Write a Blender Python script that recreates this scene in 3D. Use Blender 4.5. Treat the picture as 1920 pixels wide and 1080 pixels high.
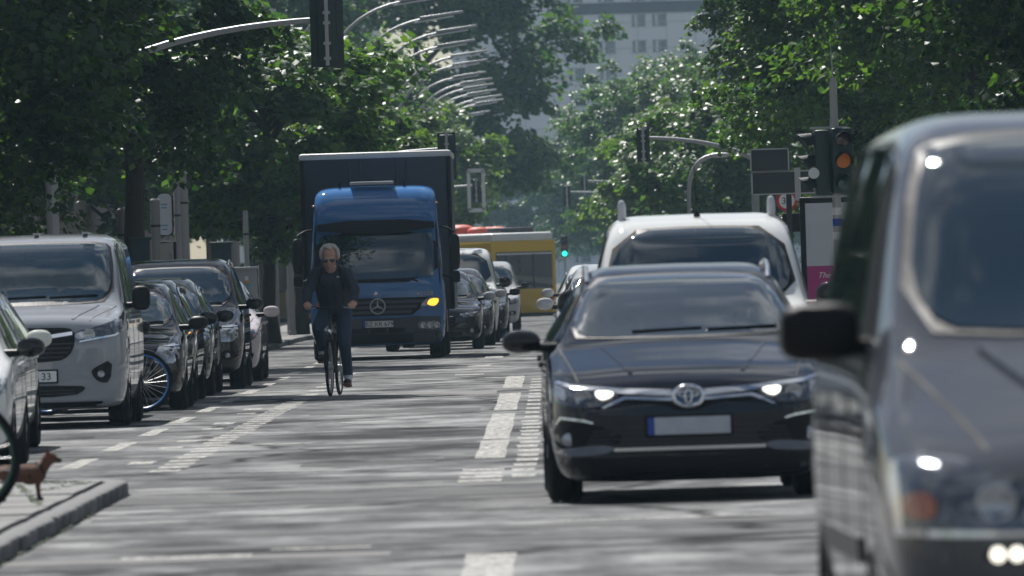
import bpy, bmesh, math, random
import numpy as np
from mathutils import Vector, Matrix
from mathutils.bvhtree import BVHTree
R = math.radians
random.seed(7)
for o in list(bpy.data.objects): bpy.data.objects.remove(o)
SC = bpy.context.scene
COL = SC.collection

# ------------------------------------------------------------------ camera
FPX, ROLL, VPX, HY, CAMH = 20000.0, R(1.8), 1035.0, 500.0, 1.5
cd = bpy.data.cameras.new('camera'); cam = bpy.data.objects.new('camera', cd); COL.objects.link(cam)
cd.sensor_width = 36; cd.lens = 36 * FPX / 1920; cd.clip_start = 0.5; cd.clip_end = 6000
cam.matrix_world = (Matrix.Translation((0, 0, CAMH)) @ Matrix.Rotation((VPX - 960) / FPX, 4, 'Z')
                    @ Matrix.Rotation(math.pi / 2 - (540 - HY) / FPX, 4, 'X') @ Matrix.Rotation(-ROLL, 4, 'Z'))
cd.dof.use_dof = True; cd.dof.focus_distance = 150; cd.dof.aperture_fstop = 0.375 / 0.042
SC.camera = cam

# ------------------------------------------------------------------ light
SUN_EL, SUN_AZ = R(52), R(-19)          # azimuth from +Y, positive towards +X
wd = bpy.data.worlds.new('World'); SC.world = wd; wd.use_nodes = True
nt = wd.node_tree; nt.nodes.clear()
N = nt.nodes.new
sky = N('ShaderNodeTexSky'); sky.sky_type = 'NISHITA'; sky.sun_disc = False
sky.sun_elevation = SUN_EL; sky.sun_rotation = SUN_AZ; sky.dust_density = 0.4; sky.ozone_density = 1.5
tc = N('ShaderNodeTexCoord'); mp = N('ShaderNodeMapping'); mp.inputs['Scale'].default_value = (1, 1, 2.6)
nz = N('ShaderNodeTexNoise'); nz.inputs['Scale'].default_value = 4.2; nz.inputs['Detail'].default_value = 7; nz.inputs['Roughness'].default_value = .6
rp = N('ShaderNodeValToRGB'); rp.color_ramp.elements[0].position = .46; rp.color_ramp.elements[1].position = .58
mx = N('ShaderNodeMix'); mx.data_type = 'RGBA'
nc = N('ShaderNodeTexNoise'); nc.inputs['Scale'].default_value = 7; nc.inputs['Detail'].default_value = 5
cc = N('ShaderNodeValToRGB'); cc.color_ramp.elements[0].position = .38; cc.color_ramp.elements[0].color = (2.2, 2.6, 3.1, 1); cc.color_ramp.elements[1].position = .62; cc.color_ramp.elements[1].color = (12, 12.4, 13, 1)
bg = N('ShaderNodeBackground'); bg.inputs[1].default_value = 0.05; wo = N('ShaderNodeOutputWorld')
L = nt.links.new
L(tc.outputs['Generated'], mp.inputs[0]); L(mp.outputs[0], nz.inputs['Vector']); L(nz.outputs[0], rp.inputs[0])
L(mp.outputs[0], nc.inputs['Vector']); L(nc.outputs[0], cc.inputs[0]); L(cc.outputs[0], mx.inputs[7]); L(rp.outputs[0], mx.inputs[0]); L(sky.outputs[0], mx.inputs[6]); L(mx.outputs[2], bg.inputs[0]); L(bg.outputs[0], wo.inputs[0])
sl = bpy.data.lights.new('sun', 'SUN'); sl.energy = 5.0; sl.angle = R(0.5); sl.color = (1, .965, .92)
so = bpy.data.objects.new('sun', sl); COL.objects.link(so)
sd = Vector((math.sin(SUN_AZ) * math.cos(SUN_EL), math.cos(SUN_AZ) * math.cos(SUN_EL), math.sin(SUN_EL)))
so.rotation_euler = sd.to_track_quat('Z', 'Y').to_euler()
SC.view_settings.view_transform = 'Standard'; SC.view_settings.look = 'None'
SC.view_settings.exposure = 0.5; SC.view_settings.gamma = 1.0; SC.view_settings.use_curve_mapping = False
SC.render.engine = 'CYCLES'
SC.cycles.use_denoising = True; SC.cycles.max_bounces = 6; SC.cycles.diffuse_bounces = 3; SC.cycles.glossy_bounces = 3
SC.cycles.transmission_bounces = 4; SC.cycles.transparent_max_bounces = 8; SC.cycles.volume_bounces = 0
SC.cycles.caustics_reflective = False; SC.cycles.caustics_refractive = False; SC.cycles.sample_clamp_indirect = 6

# ------------------------------------------------------------------ placing helpers
def smooth01(t): t = max(0, min(1, t)); return t * t * (3 - 2 * t)
def gz(d): return -0.42 * smooth01((d - 225) / 120)        # the street dips slightly
def der(x, y):
    c, s = math.cos(ROLL), math.sin(ROLL)
    return 960 + (x - 960) * c - (y - 540) * s, 540 + (x - 960) * s + (y - 540) * c
def at(x, y, s):                                            # where something seen there stands, s = pixels per metre
    a, b = der(x, y)
    return Vector(((a - VPX) / s, FPX / s, CAMH - (b - HY) / s))

# ------------------------------------------------------------------ materials
MATS = {}
def mat(name, col, rough=.5, metal=0., coat=0., var=.12, vs=3., bump=0., bs=40., emit=None, es=0., spec=.5, trans=0.):
    if name in MATS: return MATS[name]
    m = bpy.data.materials.new(name); m.use_nodes = True; t = m.node_tree; b = t.nodes['Principled BSDF']
    b.inputs['Roughness'].default_value = rough; b.inputs['Metallic'].default_value = metal
    b.inputs['Coat Weight'].default_value = coat; b.inputs['Coat Roughness'].default_value = .04
    b.inputs['Specular IOR Level'].default_value = spec
    if emit: b.inputs['Emission Color'].default_value = (*emit, 1); b.inputs['Emission Strength'].default_value = es
    c = t.nodes.new('ShaderNodeTexCoord'); n = t.nodes.new('ShaderNodeTexNoise'); n.inputs['Scale'].default_value = vs; n.inputs['Detail'].default_value = 5
    t.links.new(c.outputs['Object'], n.inputs['Vector'])
    x = t.nodes.new('ShaderNodeMix'); x.data_type = 'RGBA'
    x.inputs[6].default_value = (*[v * (1 - var) for v in col], 1); x.inputs[7].default_value = (*[min(1, v * (1 + var)) for v in col], 1)
    t.links.new(n.outputs[0], x.inputs[0]); t.links.new(x.outputs[2], b.inputs['Base Color'])
    r = t.nodes.new('ShaderNodeMapRange'); r.inputs[3].default_value = max(0, rough * .8); r.inputs[4].default_value = min(1, rough * 1.25)
    t.links.new(n.outputs[0], r.inputs[0]); t.links.new(r.outputs[0], b.inputs['Roughness'])
    if bump:
        n2 = t.nodes.new('ShaderNodeTexNoise'); n2.inputs['Scale'].default_value = bs; n2.inputs['Detail'].default_value = 4
        t.links.new(c.outputs['Object'], n2.inputs['Vector'])
        bp = t.nodes.new('ShaderNodeBump'); bp.inputs['Strength'].default_value = bump; bp.inputs['Distance'].default_value = .02
        t.links.new(n2.outputs[0], bp.inputs['Height']); t.links.new(bp.outputs[0], b.inputs['Normal'])
    MATS[name] = m; return m

def paint(name, col, metal=.3, rough=.32, dust=1.):                  # car paint: base under a clear coat, a little road dust
    if name in MATS: return MATS[name]
    m = mat(name, col, rough, 0., 1.0, .06, 1.5, spec=0.)
    t = m.node_tree; b = t.nodes['Principled BSDF']
    c = t.nodes.new('ShaderNodeTexCoord'); n = t.nodes.new('ShaderNodeTexNoise'); n.inputs['Scale'].default_value = 9; n.inputs['Detail'].default_value = 8; n.inputs['Roughness'].default_value = .7
    t.links.new(c.outputs['Object'], n.inputs['Vector'])
    r = t.nodes.new('ShaderNodeMapRange'); r.inputs[1].default_value = .35; r.inputs[2].default_value = .8; r.inputs[3].default_value = .01 * dust; r.inputs[4].default_value = .06 * dust
    t.links.new(n.outputs[0], r.inputs[0]); t.links.new(r.outputs[0], b.inputs['Coat Roughness'])
    return m
BLACK = mat('black_plastic', (.008, .008, .009), .5, bump=.1, spec=.2)
GREYP = mat('grey_plastic', (.04, .04, .045), .5, spec=.3)
RUBBER = mat('rubber', (.01, .01, .011), .85, bump=.15, spec=.2)
CHROME = mat('chrome', (.75, .76, .78), .12, 1.0)
STEEL = mat('grey_steel', (.36, .37, .38), .45, .6)
ALLOY = mat('alloy', (.42, .43, .45), .3, .9)
GLASS = mat('car_glass', (.005, .018, .026), .02, 0., 1.0, .3, 2., spec=1.0)
LENS = mat('lamp_lens', (.35, .37, .4), .08, .6, 1.0, .5, 30)
HOUSING = mat('lamp_housing', (.09, .1, .12), .12, .6, 1.0, .8, 22)
SEAM = mat('panel_gap', (.004, .004, .004), .8)
DRL = mat('lit_lamp', (1, .97, .85), .3, emit=(1, .95, .8), es=1.6)
AMBER = mat('amber_lamp', (.38, .1, .03), .2, 0, 1.0)
AMBERLIT = mat('amber_lamp_lit', (1, .45, .03), .2, emit=(1, .42, .03), es=1.6)
RED = mat('red_lens', (.35, .01, .01), .15, 0, 1.0)
PLATEW = mat('plate_white', (.72, .74, .74), .4)
PLATEB = mat('plate_blue', (.02, .06, .35), .4)
INK = mat('plate_ink', (.01, .01, .012), .5)
GALV = mat('galvanised', (.42, .43, .43), .5, .5, vs=8)
SIGG = mat('signal_green', (.012, .035, .032), .45)
BARK = mat('bark', (.045, .036, .028), .9, var=.4, vs=12, bump=.8, bs=25)
SKIN = mat('skin', (.45, .25, .18), .5)

# ------------------------------------------------------------------ objects
def thing(name, label, cat, loc=(0, 0, 0), rz=0., group=None):
    o = bpy.data.objects.new(name, None); COL.objects.link(o); o.empty_display_size = .2
    o.location = loc; o.rotation_euler = (0, 0, rz); o['label'] = label; o['category'] = cat
    if group: o['group'] = group
    return o
def tag(o, label, cat, group=None):
    o['label'] = label; o['category'] = cat
    if group: o['group'] = group
    return o
def link(name, me, m=None, parent=None, smooth=True, ang=35):
    if m is not None and not me.materials:
        for q in (m if isinstance(m, (list, tuple)) else [m]): me.materials.append(q)
    if smooth is True and len(me.polygons):
        me.polygons.foreach_set('use_smooth', [True] * len(me.polygons)); me.set_sharp_from_angle(angle=R(ang))
    o = bpy.data.objects.new(name, me); COL.objects.link(o); o.parent = parent
    return o
def obj(name, bm, m, parent=None, smooth=True, ang=35):
    me = bpy.data.meshes.new(name); bm.to_mesh(me); bm.free()
    return link(name, me, m, parent, smooth, ang)
def copy_tree(o, parent=None):
    c = o.copy(); COL.objects.link(c); c.parent = parent
    for k in o.children: copy_tree(k, c)
    return c
def box(bm, c, s, rot=None, bev=0.):
    g = bmesh.ops.create_cube(bm, size=1.0)['verts']
    M = Matrix.Translation(c) @ (rot if rot is not None else Matrix.Identity(4)) @ Matrix.Diagonal((*s, 1))
    bmesh.ops.transform(bm, matrix=M, verts=g)
    if bev:
        es = {e for v in g for e in v.link_edges}
        bmesh.ops.bevel(bm, geom=list(es), offset=bev, segments=2, affect='EDGES', profile=.5)
def tube(bm, pts, rad, seg=8, cap=True):
    pts = [Vector(p) for p in pts]
    if not isinstance(rad, (list, tuple)): rad = [rad] * len(pts)
    rings = []; up = None
    for i, p in enumerate(pts):
        d = (pts[min(i + 1, len(pts) - 1)] - pts[max(i - 1, 0)]).normalized()
        if up is None: up = Vector((0, 0, 1)) if abs(d.z) < .9 else Vector((1, 0, 0))
        a = d.cross(up).normalized(); b = a.cross(d).normalized(); up = b
        rings.append([bm.verts.new(p + (a * math.cos(t) + b * math.sin(t)) * rad[i]) for t in [2 * math.pi * k / seg for k in range(seg)]])
    for i in range(len(rings) - 1):
        for k in range(seg): bm.faces.new((rings[i][k], rings[i][(k + 1) % seg], rings[i + 1][(k + 1) % seg], rings[i + 1][k]))
    if cap: bm.faces.new(rings[0][::-1]); bm.faces.new(rings[-1])
def lathe(bm, prof, c=(0, 0, 0), axis='X', seg=24, caps=True):       # prof: (along axis, radius)
    c = Vector(c); rings = []
    for h, r in prof:
        ring = []
        for k in range(seg):
            t = 2 * math.pi * k / seg; u, v = r * math.cos(t), r * math.sin(t)
            ring.append(bm.verts.new(c + Vector({'X': (h, u, v), 'Y': (u, h, v), 'Z': (u, v, h)}[axis])))
        rings.append(ring)
    for i in range(len(rings) - 1):
        for k in range(seg): bm.faces.new((rings[i][k], rings[i][(k + 1) % seg], rings[i + 1][(k + 1) % seg], rings[i + 1][k]))
    for r in ((rings[0], rings[-1]) if caps else ()):
        try: bm.faces.new(r)
        except Exception: pass
    bmesh.ops.recalc_face_normals(bm, faces=bm.faces)
def prism(bm, poly, a0, a1, axis='Y'):                    # polygon swept between a0 and a1 along an axis
    def mk(p, a): return {'Y': (p[0], a, p[1]), 'X': (a, p[0], p[1]), 'Z': (p[0], p[1], a)}[axis]
    A = [bm.verts.new(mk(p, a0)) for p in poly]; B = [bm.verts.new(mk(p, a1)) for p in poly]; n = len(poly)
    bm.faces.new(A); bm.faces.new(B[::-1])
    for i in range(n): bm.faces.new((A[i], A[(i + 1) % n], B[(i + 1) % n], B[i]))
    bmesh.ops.recalc_face_normals(bm, faces=bm.faces)
BLOBS = {}
def blob(bm, c, r, p=2.6, seg=20, rings=12, rot=None):    # superellipsoid: rounded box shapes such as mirror shells
    k = (seg, rings, p)
    if k not in BLOBS:
        V = [(0, 0, -1.)]
        for i in range(1, rings):
            a = math.pi * (i / rings - .5)
            V += [(math.cos(a) * math.cos(2 * math.pi * j / seg), math.cos(a) * math.sin(2 * math.pi * j / seg), math.sin(a)) for j in range(seg)]
        V.append((0, 0, 1.)); T = len(V) - 1; F = []
        for j in range(seg):
            q = (j + 1) % seg; F.append((0, 1 + q, 1 + j)); F.append((T, T - seg + j, T - seg + q))
            for i in range(rings - 2): b = 1 + i * seg; F.append((b + j, b + q, b + seg + q, b + seg + j))
        V = [Vector(v) / (sum(abs(w) ** p for w in v) ** (1 / p)) for v in V]; BLOBS[k] = (V, F)
    V, F = BLOBS[k]; c = Vector(c); m3 = rot.to_3x3() if rot is not None else None
    vs = []
    for v in V:
        q = Vector((v.x * r[0], v.y * r[1], v.z * r[2])); vs.append(bm.verts.new(c + (m3 @ q if m3 else q)))
    for f in F: bm.faces.new([vs[i] for i in f])
def new(): return bmesh.new()
def text(body, size, m, parent, loc, rot=(R(90), 0, 0), shear=0., name='lettering', ext=.002):
    cu = bpy.data.curves.new('t', 'FONT'); cu.body = body; cu.size = size; cu.align_x = 'CENTER'; cu.align_y = 'CENTER'; cu.extrude = ext; cu.shear = shear
    to = bpy.data.objects.new('t', cu); COL.objects.link(to)
    me = bpy.data.meshes.new_from_object(to.evaluated_get(bpy.context.evaluated_depsgraph_get()))
    bpy.data.objects.remove(to)
    me.transform(Matrix.Translation(loc) @ Matrix.Rotation(rot[2], 4, 'Z') @ Matrix.Rotation(rot[0], 4, 'X'))
    me.materials.clear(); return link(name, me, m, parent, False)
def evaluated(o):                                          # apply modifiers
    me = bpy.data.meshes.new_from_object(o.evaluated_get(bpy.context.evaluated_depsgraph_get()))
    o.modifiers.clear(); old = o.data; o.data = me; bpy.data.meshes.remove(old); return o

# ------------------------------------------------------------------ car bodies
def pchip(pts):
    x = np.array([p[0] for p in pts], float); y = np.array([p[1] for p in pts], float)
    h = np.diff(x); dl = np.diff(y) / h; n = len(x); m = np.zeros(n)
    m[0], m[-1] = dl[0], dl[-1]
    for i in range(1, n - 1):
        if dl[i - 1] * dl[i] > 0:
            w1, w2 = 2 * h[i] + h[i - 1], h[i] + 2 * h[i - 1]; m[i] = (w1 + w2) / (w1 / dl[i - 1] + w2 / dl[i])
    def f(t):
        t = min(max(t, x[0]), x[-1]); i = min(max(int(np.searchsorted(x, t)) - 1, 0), n - 2); u = (t - x[i]) / h[i]
        return float(y[i] * (1 + 2 * u) * (1 - u) ** 2 + m[i] * h[i] * u * (1 - u) ** 2 + y[i + 1] * u * u * (3 - 2 * u) + m[i + 1] * h[i] * u * u * (u - 1))
    return f
def chaikin(P, it=2, closed=False):
    P = [np.array(p, float) for p in P]
    for _ in range(it):
        Q = [] if closed else [P[0]]
        rng = range(len(P)) if closed else range(len(P) - 1)
        for i in rng:
            a, b = P[i], P[(i + 1) % len(P)]
            Q += [.75 * a + .25 * b, .25 * a + .75 * b]
        if not closed: Q.append(P[-1])
        P = Q
    return P
def corners(P, r=.07):                                       # short rounded corners of a pane
    Q = []; n = len(P)
    for i in range(n):
        a, b, c = (np.array(P[(i + k) % n], float) for k in (-1, 0, 1)); u, v = a - b, c - b; lu, lv = np.linalg.norm(u), np.linalg.norm(v)
        p, q = b + u / lu * min(r, .4 * lu), b + v / lv * min(r, .4 * lv); Q += [p, .25 * p + .5 * b + .25 * q, q]
    return Q
class Car: pass
def shell(name, spec, m, root):
    """spec: top, bottom, plan, belt profiles over the length (y from the nose), tumble, crown, roof"""
    C = Car(); C.root = root; C.L = spec['top'][-1][0]; C.spec = spec
    T, B, W, BL = pchip(spec['top']), pchip(spec['bottom']), pchip(spec['plan']), pchip(spec['belt'])
    roof = max(z for _, z in spec['top']); tum = spec.get('tumble', .74); cr = spec.get('crown', .035)
    def sect(y):
        zt, zb, w = T(y), B(y), W(y); bl = min(BL(y), zt - .07); h = zt - bl; t = max(0, min(1, h / (roof - BL(y))))
        wr = w * (.95 * (1 - t) + tum * t); zr = zt - cr * (.4 + .6 * (1 - t)); er = min(.16, .55 * (zr - bl))
        return [(0, zb), (w * .84, zb), (w * .95, zb + .05), (w * .985, zb + .3 * (bl - zb)), (w, zb + .62 * (bl - zb)), (w * .985, bl - .02),
                (w * .965, bl + .05 * h), (wr + (w * .965 - wr) * .22, zr - er), (wr * .965, zr - er * .25), (wr * .8, zr + cr * .25), (wr * .4, zt - cr * .08), (0, zt)]
    C.T, C.W, C.BL, C.sect = T, W, BL, sect
    ys = [0, .012, .03, .06, .1, .15, .2, .26, .33, .41]
    while ys[-1] < C.L - .45: ys.append(ys[-1] + .085)
    ys += [C.L - v for v in (.41, .33, .26, .2, .14, .09, .05, .02, 0) if C.L - v > ys[-1] + .01]
    bm = new(); rings = []
    for y in ys:
        P = chaikin(sect(y), 2); K = len(P)
        right = [bm.verts.new((p[0], y, p[1])) for p in P]
        left = [None] + [bm.verts.new((-p[0], y, p[1])) for p in P[1:-1]] + [None]
        left[0], left[-1] = right[0], right[-1]; rings.append((right, left))
    for (r0, l0), (r1, l1) in zip(rings, rings[1:]):
        for k in range(K - 1):
            bm.faces.new((r0[k], r1[k], r1[k + 1], r0[k + 1])); bm.faces.new((l0[k], l0[k + 1], l1[k + 1], l1[k]))
    for r, l in (rings[0], rings[-1]):
        for k in range(K - 1):
            f = [r[k], r[k + 1], l[k + 1], l[k]]; f = [v for i, v in enumerate(f) if v not in f[:i]]
            bm.faces.new(f)
    bmesh.ops.recalc_face_normals(bm, faces=bm.faces)
    C.bvh = BVHTree.FromBMesh(bm)
    C.body = obj(name, bm, m, root, True, 50)
    return C
def arches(C, wheels, r, w=.3):
    bm = new()
    for (x, y) in wheels:
        lathe(bm, [(-w, r), (w, r)], (x, y, r * .9), 'X', 28)
    cut = obj('cut', bm, SEAM, None, False)
    md = C.body.modifiers.new('b', 'BOOLEAN'); md.operation = 'DIFFERENCE'; md.object = cut; md.solver = 'FAST'
    bpy.context.view_layer.update(); evaluated(C.body)
    me = cut.data; bpy.data.objects.remove(cut); bpy.data.meshes.remove(me)
    me = C.body.data; me.polygons.foreach_set('use_smooth', [True] * len(me.polygons))
    me.set_sharp_from_angle(angle=R(50))
def patch(name, C, poly, axis, m, off=.006, th=.03, res=.07, parent=None, flip=False, rnd=0, ang=40):
    if rnd: poly = chaikin(poly, rnd, True)
    bm = new(); sg = -1 if flip else 1
    vs = [bm.verts.new((p[0], 0, p[1])) for p in poly]
    f = bm.faces.new(vs); bmesh.ops.triangulate(bm, faces=[f])
    for ax in (0, 2):
        lo = min(p[0 if ax == 0 else 1] for p in poly); hi = max(p[0 if ax == 0 else 1] for p in poly)
        k = int((hi - lo) / res)
        for i in range(1, k + 1):
            q = lo + (hi - lo) * i / (k + 1); co = [0, 0, 0]; co[ax] = q; no = [0, 0, 0]; no[ax] = 1
            bmesh.ops.bisect_plane(bm, geom=bm.verts[:] + bm.edges[:] + bm.faces[:], plane_co=co, plane_no=no, dist=1e-6)
    if axis == 'front': d = Vector((0, 1, 0)); org = lambda a, b: Vector((sg * a, -3, b))
    elif axis == 'back': d = Vector((0, -1, 0)); org = lambda a, b: Vector((sg * a, C.L + 3, b))
    elif axis == 'side': d = Vector((-sg, 0, 0)); org = lambda a, b: Vector((sg * 4, a, b))
    else: d = Vector((0, 0, -1)); org = lambda a, b: Vector((sg * a, b, 6))
    for v in bm.verts:
        o = org(v.co.x, v.co.z); h = C.bvh.ray_cast(o, d)[0]
        if h is None:
            g = o + d * (4 if axis == 'side' else 3); h = C.bvh.find_nearest(g)[0]
        v.co = h - d * off
    be = [e for e in bm.edges if e.is_boundary]
    ex = bmesh.ops.extrude_edge_only(bm, edges=be)['geom']
    for v in ex:
        if isinstance(v, bmesh.types.BMVert): v.co += d * th
    bmesh.ops.recalc_face_normals(bm, faces=bm.faces)
    top = [f for f in bm.faces if f.normal.dot(d) < -.05]
    if len(top) < len(bm.faces) * .2:
        bmesh.ops.reverse_faces(bm, faces=bm.faces)
    return obj(name, bm, m, parent or C.root, True, ang)
def both(fn):
    return [fn(False), fn(True)]
def disc(name, C, x, z, r, m, off=.012, depth=.03, parent=None, ring=None):
    h = C.bvh.ray_cast(Vector((x, -3, z)), Vector((0, 1, 0)))[0]; y = (h.y if h else 0) - off
    bm = new(); lathe(bm, [(y + depth, r), (y, r), (y - .004, r * .8), (y - .006, 0.001)] if not ring else [(y + depth, r), (y - .004, r), (y - .006, r * .86), (y, ring)], (x, 0, z), 'Y', 20)
    return obj(name, bm, m, parent or C.root, True, 50)
def wheel(root, x, y, r, w=.2, rim=ALLOY, spokes=5, rr=.66):
    s = 1 if x > 0 else -1; bm = new()
    lathe(bm, [(-w / 2, r * rr), (-w / 2, r * .9), (-w * .4, r * .985), (-w * .18, r), (-w * .17, r * .975), (-w * .14, r * .975), (-w * .13, r), (w * .13, r), (w * .14, r * .975), (w * .17, r * .975), (w * .18, r), (w * .4, r * .985), (w / 2, r * .9), (w / 2, r * rr)], (x, y, r), 'X', 28, False)
    t = obj('wheel', bm, RUBBER, root, True, 40)
    bm = new(); R0 = r * rr; fx = x + s * w * .42
    lathe(bm, [(0, R0 * 1.02), (s * .02, R0 * 1.02), (s * .02, R0 * .92), (-s * .05, R0 * .88)], (fx - s * .02, y, r), 'X', 28, False)
    lathe(bm, [(-s * .07, R0 * .9), (-s * .06, .01)], (fx, y, r), 'X', 20)
    for k in range(spokes):
        a = 2 * math.pi * k / spokes + .3
        M = Matrix.Rotation(a, 4, 'X')
        box(bm, Vector((fx - s * .012, y, r)) + M @ Vector((0, 0, R0 * .5)), (.03, R0 * .26, R0 * .9), M)
    lathe(bm, [(-.02, R0 * .2), (.012 * s, R0 * .18)], (fx, y, r), 'X', 12)
    obj('rim', bm, rim, t, True, 40)
    return t
def plate(C, z, txt=None, x=0., y=None, w=.52, parent=None, blank=None):
    if y is None: y = C.bvh.ray_cast(Vector((x, -3, z)), Vector((0, 1, 0)))[0].y - .012
    bm = new(); box(bm, (x, y, z), (w + .03, .022, .14), bev=.006); p = obj('number_plate', bm, BLACK, C.root)
    bm = new(); box(bm, (x + .02, y - .0115, z), (w - .045, .006, .108)); obj('plate_face', bm, blank or PLATEW, p, False)
    bm = new(); box(bm, (x - w / 2 + .02, y - .0115, z), (.036, .006, .108)); obj('country_strip', bm, PLATEB, p, False)
    if txt: text(txt, .105, INK, p, (x + .02, y - .0155, z - .003))
    return p
def mirror_part(C, x, y, z, r, m, p=2.8, rotz=0., glassm=None):
    for s in (1, -1):
        bm = new(); blob(bm, (s * (x + r[0]), y, z), r, p, rot=Matrix.Rotation(s * rotz, 4, 'Z'))
        o = obj('mirror', bm, m, C.root)
        bm = new(); tube(bm, [(s * (x - .1), y + .05, z - r[2] * .6), (s * (x + r[0] * .6), y, z - r[2] * .5)], [.035, .025], 8); obj('mirror_arm', bm, BLACK, o)
        bm = new(); box(bm, (s * (x + r[0]), y + r[1] * .93, z), (r[0] * 1.5, .012, r[2] * 1.4), bev=.004); obj('mirror_glass', bm, GLASS, o)
def glazing(C, y0, y1, roof_y, posts, side_z=(.05, .1), frame=BLACK, ws=None, rear=True):
    """windshield between cowl y0 and roof front y1; side panes between the posts"""
    if ws is None:
        z0, z1 = C.T(y0) + .015, C.T(y1) - .05
        ws = [(-C.W(y0) * .86, z0), (0, z0 - .02), (C.W(y0) * .86, z0), (C.W(y1) * .70, z1 - .01), (0, z1 + .012), (-C.W(y1) * .70, z1 - .01)]
    cx, cz = 0, sum(p[1] for p in ws) / len(ws)
    big = [(p[0] * 1.035, cz + (p[1] - cz) * 1.06) for p in ws]
    fr = patch('windshield_surround', C, big, 'front', frame, .012, .05, .09, rnd=1)
    patch('windshield', C, ws, 'front', GLASS, .022, .02, .09, rnd=2, ang=60)
    zc = C.T(y0) + .03
    for sx in (-.36, .18):
        pts = []
        for k in range(6):
            x = C.W(y0) * (sx + .5 * k / 5); z = zc + .012 * k / 5
            h = C.bvh.ray_cast(Vector((x, -3, z)), Vector((0, 1, 0)))[0]
            if h: pts.append(h + Vector((0, -.04, .0)))
        if len(pts) > 2: bm = new(); tube(bm, pts, .009, 5); obj('wiper', bm, BLACK, C.root)
    for sgn in (False, True):
        for (a0, a1, b0, b1) in posts:      # bottom from a0 to a1, top from b0 to b1
            zb = lambda y: C.BL(y) + side_z[0]; zt = lambda y: C.T(y) - side_z[1]
            poly = [(a0, zb(a0)), (a1, zb(a1)), (b1, max(zt(b1), zb(b1) + .05)), (b0, max(zt(b0), zb(b0) + .04))]
            patch('window_seal', C, corners([(p[0] + (.02 if p[0] > (a0 + a1) / 2 else -.02), p[1] + (.02 if p[1] > zb(p[0]) + .03 else -.02)) for p in poly]), 'side', frame, .004, .02, .16, flip=sgn)
            patch('side_window', C, corners(poly), 'side', GLASS, .008, .03, .16, flip=sgn, ang=60)
    if rear:
        yr = roof_y
        z0, z1 = C.BL(C.L) + .1, C.T(yr) - .09
        if z1 > z0 + .1:
            patch('rear_window', C, [(-C.W(yr) * .68, z0), (C.W(yr) * .68, z0), (C.W(yr) * .6, z1), (-C.W(yr) * .6, z1)], 'back', GLASS, .012, .03, .15, rnd=2)
def seams(C, ys, z0=.3, handles=True):
    for sgn in (False, True):
        for i, y in enumerate(ys):
            patch('panel_gap', C, [(y, z0), (y + .012, z0), (y + .012, C.BL(y) + .03), (y, C.BL(y) + .03)], 'side', SEAM, .0025, .01, .2, flip=sgn)
        if handles:
            for y in ys[1:]:
                zz = C.BL(y) - .12
                patch('door_handle', C, [(y - .24, zz), (y - .06, zz), (y - .06, zz + .035), (y - .24, zz + .035)], 'side', CHROME if handles == 2 else C.body.data.materials[0], .035, .03, .1, flip=sgn)
def taillights(C, z0, z1, w=.2):
    for sgn in (False, True):
        x = C.W(C.L - .25)
        patch('tail_light', C, [(x - w, z0), (x - .02, z0), (x - .03, z1), (x - w * .8, z1)], 'back', RED, .008, .03, .1, flip=sgn, rnd=1)
def rails(C, y0, y1, m, x=.8, h=.035):
    for s in (1, -1):
        pts = []
        for k in range(9):
            y = y0 + (y1 - y0) * k / 8; xx = s * C.W(y) * x
            z = C.bvh.ray_cast(Vector((xx, y, 5)), Vector((0, 0, -1)))[0].z
            pts.append((xx, y, z + (h if 0 < k < 8 else 0)))
        bm = new(); tube(bm, pts, .016, 8); obj('roof_rail', bm, m, C.root)
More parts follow.
